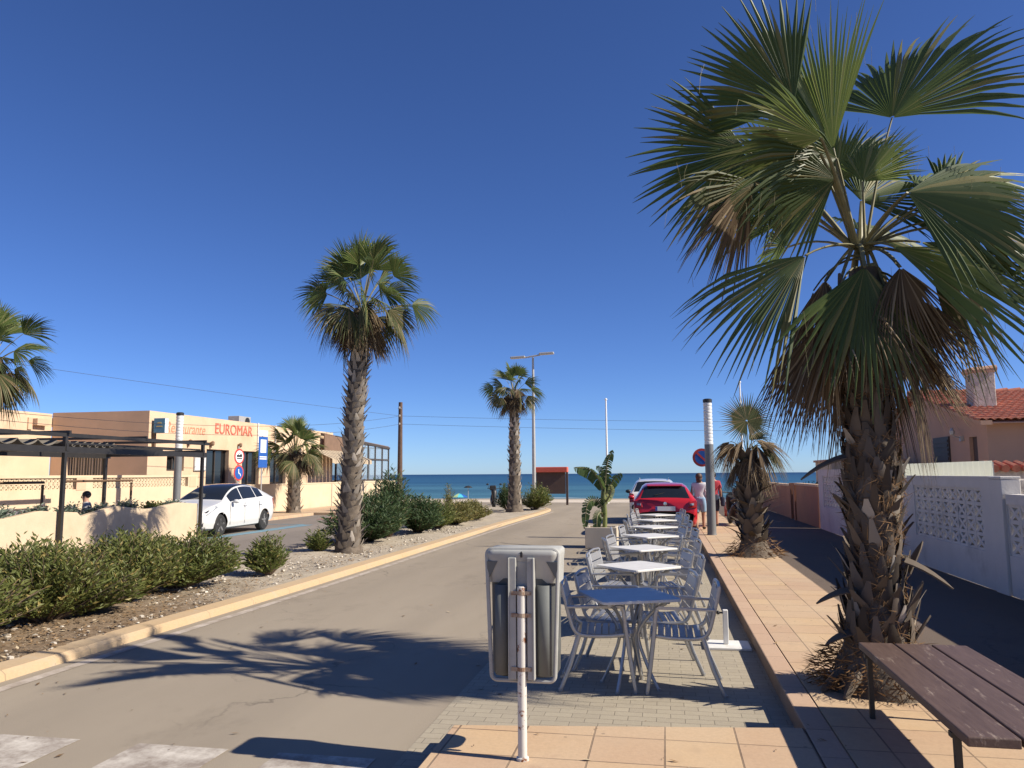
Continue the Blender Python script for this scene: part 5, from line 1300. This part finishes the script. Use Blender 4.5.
# big palm in front, leaf by leaf
def big_palm():
    rg = random.Random(77); B = V((1.55, 6.46, .13))
    t = thing('palm_tree', 'largest fan palm, in the foreground, its shaggy trunk rising behind the bench', 'palm tree', B, 0, 'fan palms along the street')
    H = 2.95; rad = lambda z: .168 + .06 * max(0, 1 - z / 1.5) + .16 * max(0, 1 - z / .35) ** 1.5 + .03 * sin(z * 5)
    cx = lambda z: V((.06 * max(0, z / 3.4) ** 1.2, 0, 0))
    mb = MB(); trunk_core(mb, -.03, H + .25, lambda z: rad(z) * (1 if z < H else .7), cx, 28, 40, rg); mb.cur = 1
    boots(mb, rg, .30, 2.95, rad, cx, 28, 10, .20, .10, .13, skip=.12); boots(mb, rg, .25, 1.5, rad, cx, 9, 9, .22, .09, .38, up=.65, skip=.4)
    mb.cur = 2; boots(mb, rg, .3, 2.9, rad, cx, 18, 9, .19, .085, .28, skip=.8)
    mb.cur = 3
    for i in range(4200):                       # coarse fibre between the leaf bases
        a = rg.random() * 6.283; z = rg.uniform(.15, 2.95); c = cx(z); r = rad(z) * rg.uniform(.98, 1.12); p = V((c.x + r * cos(a), c.y + r * sin(a), z)); sv = V((-sin(a), cos(a), 0)); u = V((cos(a), sin(a), 0))
        d = (sv * rg.uniform(-1, 1) + V((0, 0, rg.uniform(-1, .8))) + u * rg.uniform(.0, .22)).normalized() * rg.uniform(.05, .17); w = d.cross(u).normalized() * rg.uniform(.0015, .005); mb.add([p - w, p + w, p + d], [(0, 1, 2)])
    mb.build('trunk', ['trunk', 'boot', 'boot2', 'fibre'], t, smooth=True, angle=60)
    # torn fibres and roots round the foot
    mb = MB()
    for i in range(1100):
        a = rg.random() * 6.28; r = rg.uniform(.28, .5); z = rg.uniform(.02, .35) * (1 - (r - .28) * 2.2); p = V((r * cos(a), r * sin(a), max(.01, z)))
        d = V((cos(a + rg.uniform(-1, 1)), sin(a + rg.uniform(-1, 1)), rg.uniform(-.6, .5))).normalized() * rg.uniform(.05, .16); w = V((-d.y, d.x, .2)).normalized() * rg.uniform(.003, .009)
        q = p + d; q.z = max(q.z, .006); mb.add([p - w, p + w, q], [(0, 1, 2)])
    mb.build('fibre', 'fibre', t)
    for k in range(7):
        mb = MB(); a = rg.random() * 6.28; p = V((.24 * cos(a), .24 * sin(a), .14)); L = rg.uniform(.14, .26)
        pts = [p, p + V((cos(a), sin(a), -.2)) * L * .5, V((cos(a) * (.26 + L), sin(a) * (.26 + L), .015))]
        mb.tube(catmull(pts, 4), [.05, .05, .045, .045, .04, .035, .03, .025, .015], 7); mb.build('root', 'trunk', t, smooth=True)
    # a few long dry leaf bases sticking out of the trunk
    for (z, a, L, upz) in ((1.72, 192, .34, -.2), (.72, 195, .26, -.06), (.95, -30, .30, -.3), (.42, 200, .22, -.1), (.35, -20, .24, .9), (.85, 10, .26, .9), (.55, -45, .25, 1.1), (1.35, 200, .2, .5)):
        u = V((cos(RAD(a)), sin(RAD(a)) , 0)); s = V((-u.y, u.x, 0)); p = cx(z) + u * .22 + V((0, 0, z)); mb = MB(); o = 0
        for k in range(6):
            f = k / 5; c = p + u * L * f * (1 if abs(upz) < .5 else .55) + V((0, 0, L * upz * f - (.28 * L * f * f if upz < .5 else 0))); w = .07 * (1 - f) ** .6 + .003
            for x, y in ((-1, 0), (0, .4), (1, 0)): mb.v.append(tuple(c + s * w * x + V((0, 0, w * y))))
        for k in range(5):
            for y in range(2): b = k * 3 + y; mb.f.append((b, b + 1, b + 4, b + 3)); mb.m.append(0)
        x = mb.build('dry_leaf_base', 'boot', t); x.modifiers.new('thick', 'SOLIDIFY').thickness = .012
    # crown: px offsets are converted to metres about the crown centre
    C = V((.03, 0, 3.55)); Ch = V((-.12, 0, 3.54)); k = 1 / 117.0
    rx = V((cos(RAD(10.9)), sin(RAD(10.9)), 0)); fy = V((-rx.y, rx.x, 0)); uz = V((0, 0, 1))
    X0, Y0 = 858, 232
    L = [ # hub px, angle, radius px, twist, half spread, depth, tip depth, material, droop
        (812, 121, 140, 114, 14, 60, -.22, -.1, 'frond', .07), (860, 150, 98, 140, 62, 34, .05, .0, 'frond_lit', .03), (852, 148, 104, 128, -50, 26, .0, .08, 'frond_lit', .04),
        (921, 117, 60, 140, 52, 80, .10, -.12, 'frond', .16), (772, 156, 192, 110, 16, 64, -.05, .0, 'frond', .10), (775, 185, 250, 92, 40, 34, -.05, .0, 'dead', .2), (778, 192, 216, 90, 34, 52, -.1, -.1, 'frond_dull', .34),
        (822, 168, 187, 104, 64, 44, -.5, -.2, 'frond_lit', .10), (828, 175, 205, 92, 40, 60, -.35, -.2, 'frond', .2), (946, 182, 14, 112, 58, 66, .2, .0, 'frond_lit', .18), (888, 222, -18, 118, 28, 62, -.6, -.25, 'frond', .12),
        (915, 255, -20, 130, 46, 40, -.3, -.1, 'frond', .14), (882, 264, -27, 150, 30, 34, -.45, -.2, 'frond_lit', .10), (810, 268, 216, 122, -38, 42, -.35, .05, 'frond', .2), (856, 282, -96, 118, 12, 50, -.45, -.22, 'frond', .1),
        (985, 212, -10, 110, 48, 66, .25, .1, 'frond_dull', .25), (884, 158, 66, 84, 40, 70, .45, .35, 'frond', .12), (835, 140, 112, 92, 35, 75, .75, .4, 'frond', .12),
        (925, 200, 10, 105, 50, 70, .9, .5, 'frond', .2), (850, 215, 90, 95, 80, 80, 1.0, .9, 'frond', .25),
        (905, 250, -40, 115, 30, 60, .7, .5, 'frond_dull', .3), (878, 190, 60, 62, 60, 75, -.1, -.3, 'frond_lit', .1), (962, 232, -22, 112, 60, 62, -.1, 0, 'frond', .22),
        (955, 195, -50, 80, 50, 50, .3, .1, 'dead', .35), (888, 318, -82, 140, 20, 15, .0, -.05, 'dead', .1), (898, 335, -80, 122, 50, 13, -.2, -.1, 'dead', .1), (880, 330, -86, 130, -30, 18, .3, .1, 'dead', .1), (892, 300, -78, 140, 60, 14, .2, .0, 'dead', .1), (840, 322, -101, 120, 20, 22, -.1, -.05, 'dead', .08), (832, 305, -107, 122, -30, 18, .1, .0, 'dead', .08), (850, 172, 215, 60, 45, 65, -.2, -.3, 'frond', .15),
        (842, 196, 196, 84, 20, 60, -.3, -.1, 'frond', .2), (868, 178, 82, 78, 30, 70, .2, .1, 'frond_lit', .12), (835, 205, 128, 92, 25, 70, .35, .2, 'frond', .15), (900, 190, 30, 92, 30, 75, .35, .2, 'frond', .2), (930, 215, -5, 105, 25, 65, -.25, 0, 'frond', .2), (818, 172, 200, 70, 30, 60, .2, .1, 'frond', .2), (960, 205, 20, 92, 20, 70, .0, .1, 'frond', .22), (945, 260, -40, 110, 35, 55, .1, .1, 'frond_dull', .3)]
    for (px, py, ang, R, tw, half, dep, td, m, dr) in L:
        hub = Ch + rx * (px - X0) * k + uz * (Y0 - py) * k + fy * dep
        a = RAD(ang); A = (rx * cos(a) + uz * sin(a) + fy * td).normalized(); pr = -rx * sin(a) + uz * cos(a)
        S = pr * cos(RAD(tw)) + fy * sin(RAD(tw))
        mb = MB(); d = (hub - C); start = C + V((0, 0, -.16)) + V((d.x, d.y, 0)).normalized() * .06 if d.length > .1 else C
        petiole(mb, start, hub, .022, .012, .06); mb.cur = 1
        fan(mb, hub, A, S, R * k, RAD(half), max(26, int(54 * half / 115)), rg, split=.60, droop=dr * .8, cup=.07, fold=.42)
        # pale threads between the segments
        mb.cur = 0
        for q in range(3):
            th = rg.uniform(-half, half) * pi / 180; p = hub + (A * cos(th) + S * sin(th)) * R * k * rg.uniform(.5, .95); l = rg.uniform(.08, .25)
            e = rg.uniform(-.05, .05); mb.tube([p, p + V((e * .7, e, -l * .5)), p + V((e, e * 1.2, -l))], .0013, 3)
        mb.build('frond', ['petiole', m], t)
    # skirt of dead hanging fronds
    for i in range(26):
        az = i * 2.39996; side = cos(az - RAD(10.9)); z = rg.uniform(2.55, 3.25)
        ou = rg.uniform(.24, .40); c = cx(z) + V((cos(az), sin(az), 0)) * ou + V((0, 0, z - .05))
        sw = .28 + .25 * abs(side); A = V((cos(az) * rg.uniform(.3, 1.1) * sw, sin(az) * rg.uniform(.2, 1) * sw, -1)).normalized(); S = V((-sin(az), cos(az), 0))
        mb = MB(); petiole(mb, cx(z) + V((0, 0, z + .15)), c, .016, .01, .2); mb.cur = 1
        fan(mb, c, A, S, rg.uniform(.62, 1.0) * .92, RAD(rg.uniform(30, 62)), 24, rg, split=.36, droop=.03, cup=-.04, curl=-.2, fold=.5, tipw=.05)
        mb.build('dead_frond', ['petiole', 'dead'], t)
    return t
big_palm()
palm('palm_tree', 'tall fan palm on the planted strip left of the road, in front of the oleander', (-6.68, 16.05, .1), 5.3, .225, .17, 36, .82, .92, 32, 5, dead=20, deadlen=.85, lean=(.22, 0), stub=(36, 10, .2, .115, .42), nd_z=.55, crownlift=.15, flare=1.35)
palm('palm_tree', 'tall thin fan palm farthest down the planted strip near the sea', (-6.4, 33.7, .1), 5.35, .27, .17, 22, .75, .85, 20, 9, dead=12, deadlen=.85, stub=(26, 7, .2, .15, .25), nd_z=.7, flare=1.5, elmin=-30)
palm('palm_tree', 'short bushy fan palm in front of the restaurant between blue sign and glazed terrace', (-16.05, 32.3, .1), 2.75, .27, .26, 34, .82, .95, 22, 14, dead=16, deadlen=.9, stub=(14, 8, .25, .18, .4), nd_z=.55, mats=('frond', 'frond_dull', 'frond_lit'))
palm('palm_tree', 'fan palm at the left edge of the photo with only its right fronds in view', (-18.25, 18.3, 0), 5.05, .2, .17, 30, .9, .95, 30, 23, dead=8, stub=(18, 7, .2, .16, .3), elmin=-55)
def short_palm():
    rg = random.Random(31); B = V((1.69, 16.04, .13))
    t = thing('palm_tree', 'short shaggy palm on the right-hand pavement with one round green fan on top', 'palm tree', B, 0, 'fan palms along the street')
    rad = lambda z: .15 + .09 * max(0, 1 - z / 1.5) + .18 * max(0, 1 - z / .3) ** 1.5; cx = lambda z: V((-.03 * z, 0, 0)); H = 2.0
    mb = MB(); trunk_core(mb, -.03, H, rad, cx, 22, 24, rg); mb.cur = 1
    boots(mb, rg, .2, 1.95, rad, cx, 11, 8, .26, .2, .35, skip=.1); boots(mb, rg, .3, 1.3, rad, cx, 5, 7, .34, .15, 1.1, up=.6, skip=.3)
    mb.build('trunk', ['trunk', 'boot'], t, smooth=True, angle=60)
    mb = MB()
    for i in range(500):
        a = rg.random() * 6.28; r = rg.uniform(.24, .56); z = rg.uniform(.02, .45) * max(.1, 1 - (r - .24) * 2.6); p = V((r * cos(a), r * sin(a), max(.01, z)))
        d = V((cos(a + rg.uniform(-1, 1)), sin(a + rg.uniform(-1, 1)), rg.uniform(-.9, .4))).normalized() * rg.uniform(.06, .2); w = V((-d.y, d.x, .2)).normalized() * rg.uniform(.004, .011); q = p + d; q.z = max(q.z, .006); mb.add([p - w, p + w, q], [(0, 1, 2)])
    mb.build('fibre', 'fibre', t)
    rx = V((cos(RAD(10.9)), sin(RAD(10.9)), 0)); fy = V((-rx.y, rx.x, 0)); uz = V((0, 0, 1)); top = V((-.06, 0, 2.0))
    mb = MB(); hub = top + V((0, -.12, .62)); petiole(mb, top, hub, .025, .016, .02); mb.cur = 1
    fan(mb, hub, (uz * 1 + fy * .25).normalized(), rx, .60, RAD(176), 64, rg, split=.5, droop=.02, cup=.03, short=.08, fold=.4); mb.build('frond', ['petiole', 'frond_dull'], t)
    for (dx, dz, ang, R, m) in ((-.28, .22, 215, .62, 'dead'), (.25, .25, -30, .72, 'dead'), (-.12, .18, 250, .7, 'dead'), (.14, .15, -65, .75, 'dead'), (-.3, .1, 235, .6, 'dead'), (.32, .12, -50, .62, 'frond_dull'), (.05, .1, -88, .7, 'dead'), (.1, .3, 20, .5, 'frond_dull')):
        for dep in (-.15, .2):
            hb = top + rx * dx + uz * (dz + rg.uniform(-.06, .06)) + fy * dep; a = RAD(ang + rg.uniform(-12, 12)); A = rx * cos(a) + uz * sin(a) + fy * dep; S = (-rx * sin(a) + uz * cos(a)) * .5 + fy * .85
            mb = MB(); petiole(mb, top - V((0, 0, .15)), hb, .016, .01, .2); mb.cur = 1
            fan(mb, hb, A, S, R * rg.uniform(.85, 1.1), RAD(50), 20, rg, split=.4, droop=.35, cup=.05, fold=.5); mb.build('dead_frond' if m == 'dead' else 'frond', ['petiole', m], t)
    for i in range(9):
        az = i * 2.4; z = rg.uniform(1.5, 1.95); c = cx(z) + V((cos(az), sin(az), 0)) * .24 + V((0, 0, z)); A = V((cos(az) * .3, sin(az) * .3, -1)); mb = MB(); petiole(mb, cx(z) + V((0, 0, z + .1)), c, .014, .01, .2); mb.cur = 1
        fan(mb, c, A, V((-sin(az), cos(az), 0)), rg.uniform(.45, .75), RAD(45), 16, rg, split=.4, droop=.03, cup=-.04, curl=-.2, fold=.5); mb.build('dead_frond', ['petiole', 'dead'], t)
short_palm()

# ------------------------------------------------------------------ shrubs
def shrub(name, label, loc, rx, ry, h, nst, nlv, ll, lw, m, seed, group, spread=.8, up=.6, base=.15, cat='shrub', droop=.0):
    rg = random.Random(seed); t = thing(name, label, cat, loc, 0, group)
    mb = MB(); sb = MB()
    # a few uneven sub-clumps give the outline lobes and hollows
    clumps = [(rg.uniform(-1, 1) * .6, rg.uniform(-1, 1) * .6, rg.uniform(.72, 1.05)) for _ in range(7)]
    for i in range(nst):
        cxx, cyy, ch = rg.choice(clumps); a = rg.random() * 6.283; rr = sqrt(rg.random()) * .5
        tx = (cxx + rr * cos(a)); ty = (cyy + rr * sin(a)); q = sqrt(tx * tx + ty * ty)
        if q > 1: tx /= q; ty /= q; q = 1
        hz = h * ch * sqrt(max(.12, 1 - .72 * q * q)) * rg.uniform(.45, 1.06)
        p0 = V((tx * rx * base, ty * ry * base, 0)); p2 = V((tx * rx, ty * ry, hz)); p1 = V((tx * rx * spread * .75, ty * ry * spread * .75, hz * .55)); 
        pts = [p0 * (1 - s) * (1 - s) + p1 * 2 * s * (1 - s) + p2 * s * s for s in (0, .2, .4, .6, .8, 1)]
        if i % 3 == 0: sb.tube(pts, [.011, .01, .008, .006, .005, .003], 4, caps=False)
        for j in range(nlv):
            s = .18 + .82 * (j + rg.random()) / nlv
            p = p0 * (1 - s) * (1 - s) + p1 * 2 * s * (1 - s) + p2 * s * s
            tg = ((p1 - p0) * (1 - s) + (p2 - p1) * s).normalized(); az = rg.random() * 6.283
            sd = V((cos(az), sin(az), rg.uniform(-.2, .3))); d = (tg * up + sd * (1 - up * .55) - V((0, 0, droop))).normalized(); e = d.cross(V((rg.uniform(-1, 1), rg.uniform(-1, 1), rg.uniform(-.3, 1)))).normalized()
            l = ll * rg.uniform(.65, 1.25); w = lw * rg.uniform(.8, 1.2); nn = d.cross(e)
            a0 = p + sd * .012; mid = a0 + d * l * .45 - nn * w * .25; tip = a0 + d * l
            mb.add([a0, mid + e * w * .5, tip, mid - e * w * .5], [(0, 1, 2), (0, 2, 3)])
    mb.build('foliage', m, t); sb.build('stems', 'stem', t)
    return t
G1 = 'bushes along the near end of the planted strip'
Z = .11
shrub('olive_shrub', 'olive-green bush cut by the left edge of the photo beside the road', (-6.95, 6.6, Z), 1.0, 1.05, .95, 1000, 18, .082, .026, 'shrub_olive', 1, G1)
shrub('olive_shrub', 'yellow-tinged bush second from the left edge beside the road', (-7.0, 8.0, Z), .95, 1.0, .95, 1000, 18, .082, .026, 'shrub_olive', 2, G1)
shrub('olive_shrub', 'olive bush in the middle of the near hedge, below the pergola post', (-7.05, 9.35, Z), .90, .95, .93, 950, 18, .08, .026, 'shrub_olive', 3, G1)
shrub('green_shrub', 'greener bush at the right end of the near hedge, left of the small lone bush', (-7.1, 10.65, Z), .88, .92, .88, 950, 18, .082, .026, 'shrub_green', 4, G1)
shrub('olive_shrub', 'bush behind the near hedge against the planter wall', (-8.0, 8.6, Z), .7, 1.2, .85, 500, 14, .1, .022, 'shrub_olive', 5, G1)
shrub('olive_shrub', 'brownish bush at the back right of the near hedge', (-7.95, 10.9, Z), .65, 1.0, .85, 450, 14, .1, .022, 'shrub_olive', 6, G1)
shrub('lone_shrub', 'small round lone bush on pale sand between the hedge and the tall palm', (-6.5, 12.3, Z), .5, .5, .62, 420, 14, .085, .024, 'shrub_green', 7, G1)
G2 = 'bushes along the far half of the planted strip'
shrub('oleander', 'large dark green oleander right of the tall palm trunk', (-7.2, 18.4, Z), 1.1, 1.25, 1.36, 900, 20, .15, .03, 'oleander', 8, G2)
shrub('oleander', 'dark oleander with the tallest upright shoots behind the large one', (-7.25, 20.1, Z), (.75), 1.0, 1.9, 460, 18, .15, .03, 'oleander', 9, G2)
shrub('oleander', 'lower dark oleander sloping down towards the sea, next to the yellowish bushes', (-6.95, 21.7, Z), .95, 1.15, 1.05, 550, 18, .14, .03, 'oleander', 10, G2)
shrub('yellowish_shrub', 'yellowish bush right after the oleanders', (-6.9, 23.6, Z), .9, 1.25, .82, 520, 15, .12, .03, 'shrub_green', 11, G2)
shrub('yellowish_shrub', 'yellow-green bush midway between oleanders and far palm', (-6.85, 25.6, Z), .9, 1.4, .74, 520, 15, .12, .03, 'shrub_yellow', 12, G2)
shrub('yellowish_shrub', 'yellow-green bush at the seaward end of the low row', (-6.8, 28.0, Z), .9, 1.6, .70, 520, 15, .12, .03, 'shrub_yellow', 13, G2)
shrub('oleander', 'green bush just left of the far palm trunk', (-6.95, 34.9, Z), .6, .7, 1.2, 220, 14, .15, .035, 'oleander', 14, G2)
shrub('oleander', 'round green bush just right of the far palm trunk by the road bend', (-5.95, 36.0, Z), 1.0, .9, 1.22, 300, 14, .15, .035, 'shrub_green', 15, G2)
shrub('low_plant', 'small low plant at the foot of the tall palm', (-7.25, 15.75, Z), .35, .35, .5, 90, 12, .11, .025, 'shrub_green', 16, G2)
shrub('low_plant', 'thin grey stalked plant poking above the low bushes beside the blue and green parasol', (-8.2, 29.5, Z), .35, .35, 1.35, 60, 12, .12, .025, 'shrub_olive', 17, G2)
# plants in the zigzag planter
pl = [(6.9, 'first'), (8.0, ''), (9.1, ''), (10.2, ''), (11.3, ''), (12.4, ''), (13.4, 'x'), (14.35, 'x'), (15.25, 'x'), (16.15, 'x'), (17.1, 'x'), (18.0, 'x'), (18.9, 'x')]
dsc = {13.4: 'grey-green plant in the zigzag planter at the left edge of the photo', 14.35: 'grey-green plant in the planter beside the front pergola post', 15.25: 'bluish plant in the planter in the dip right of the front pergola post', 16.15: 'pale plant in the planter left of the seated person', 17.1: 'tall grey-green plant in the planter right of the seated person', 18.0: 'dark plant in the planter below the rear pergola post', 18.9: 'green plant at the right end of the zigzag planter by the white car'}
for i, (y, f) in enumerate(pl):
    if y not in dsc: continue
    shrub('planter_plant', dsc[y], (-12.84, y, .80), .26, .56, .36 if y != 18.0 else .30, 110, 9, .09, .035, 'succulent' if y != 18.0 else 'shrub_green', 40 + i, 'plants growing in the zigzag planter', cat='plant', up=.5)
# greenery behind the right-hand walls
shrub('garden_bush', 'dark green bush behind the near pierced wall at the right edge of the photo', (5.05, 12.05, 0), .4, .42, 1.62, 260, 16, .07, .03, 'hedge_dark', 60, 'garden bushes behind the right-hand walls')
shrub('garden_bush', 'dark bush above the reddish wall, left of the white pierced wall', (5.3, 26.3, 0), .8, 1.1, 1.75, 240, 14, .12, .045, 'hedge_dark', 61, 'garden bushes behind the right-hand walls')
shrub('garden_bush', 'dark bush above the far part of the reddish wall', (5.2, 29.5, 0), .9, 1.6, 1.45, 240, 14, .12, .045, 'hedge_dark', 62, 'garden bushes behind the right-hand walls')

# ------------------------------------------------------------------ banana plant in its planter
pt = thing('planter_box', 'square off-white planter box standing among the chairs', 'planter', (-1.48, 18.9, .005))
mb = MB()
for (a, b, c, d) in ((-.37, .37, -.37, -.31), (-.37, .37, .31, .37), (-.37, -.31, -.309, .309), (.31, .37, -.309, .309)): mb.box(a, b, c, d, 0, .48)
mb.build('box', 'promenade', pt, bevel=.01)
mb = MB(); mb.box(-.309, .309, -.309, .309, .05, .42); mb.build('soil', 'stem', pt)
bp = thing('banana_plant', 'broad-leaved banana plant with torn leaves growing in the planter box', 'plant', (-1.42, 18.95, .42))
rx = V((cos(RAD(10.9)), sin(RAD(10.9)), 0)); fy = V((-rx.y, rx.x, 0)); UZ = V((0, 0, 1))
def bleaf(pts, w, m, roll, seed, tear=.35, hang=.4):
    """midrib through pts (x, z, depth in metres); blade in torn strips hanging off both sides"""
    rg = random.Random(seed); mid = [rx * a + UZ * b + fy * c for a, b, c in catmull(pts, 8)]; n = len(mid); mb = MB()
    mb.tube(mid, [.022 * (1 - i / n) + .004 for i in range(n)], 6)
    mb.cur = 1
    for s in (-1, 1):
        for i in range(n - 1):
            f0, f1 = i / (n - 1), (i + 1) / (n - 1)
            tg = (mid[i + 1] - mid[i]).normalized(); sd = tg.cross(fy * cos(roll) + rx * sin(roll)).normalized() * s
            prof = lambda f: w * (max(0, sin(pi * min(1, f * .94 + .06))) ** .55)
            gap = rg.random() < tear; lift = rg.uniform(-.25, .1)
            a, b = mid[i], mid[i + 1]
            k = .78 if gap else 1.0
            if gap: b = a.lerp(b, .8)
            hng = lambda f, q: -UZ * (hang * prof(f) * q * q) + fy * lift * .12 * q
            r0 = [a + (sd * .97 + tg * .25) * prof(f0) * q + hng(f0, q) for q in (0, .5, 1)]; r1 = [b + (sd * .97 + tg * .25) * prof(f1) * q * k + hng(f1, q) for q in (0, .5, 1)]
            mb.add(r0 + r1, [(0, 1, 4, 3), (1, 2, 5, 4)])
    mb.build('leaf', ['petiole', m], bp)
mb = MB(); mb.tube([(0, 0, 0), (.02, 0, .4), (.0, 0, .8), (.03, 0, 1.0)], [.06, .05, .04, .03], 10); mb.tube([(-.03, 0, .3), (-.06, 0, .7), (-.03, 0, 1.05)], [.035, .03, .02], 8); mb.build('stem', 'banana_pale', bp, smooth=True)
bleaf([(.02, .9, 0), (.05, 1.2, 0), (.08, 1.55, -.05), (.22, 1.88, -.08)], .13, 'banana', .1, 1, .4)
bleaf([(-.03, .95, 0), (-.14, 1.2, -.1), (-.36, 1.42, -.2), (-.74, 1.46, -.3)], .15, 'banana', .5, 2, .35, .8)
bleaf([(.03, .8, 0), (.16, 1.05, 0), (.28, 1.22, -.1), (.42, 1.32, -.15)], .12, 'banana', .2, 3, .4)
bleaf([(.02, .6, .05), (.12, .8, -.15), (.15, .95, -.2), (.12, 1.05, -.25)], .09, 'banana_pale', .3, 4, .1, .1)
bleaf([(-.03, .5, 0), (-.2, .68, -.1), (-.42, .6, -.2), (-.5, .02, -.25)], .14, 'banana', .2, 5, .45, .2)
bleaf([(-.02, .3, 0), (-.1, .4, -.1), (-.2, .3, -.25), (-.22, -.08, -.3)], .13, 'banana', .2, 6, .4, .3)
bleaf([(.0, .9, .05), (.05, 1.15, .2), (.02, 1.4, .4), (-.1, 1.5, .7)], .12, 'banana', .1, 7, .4)
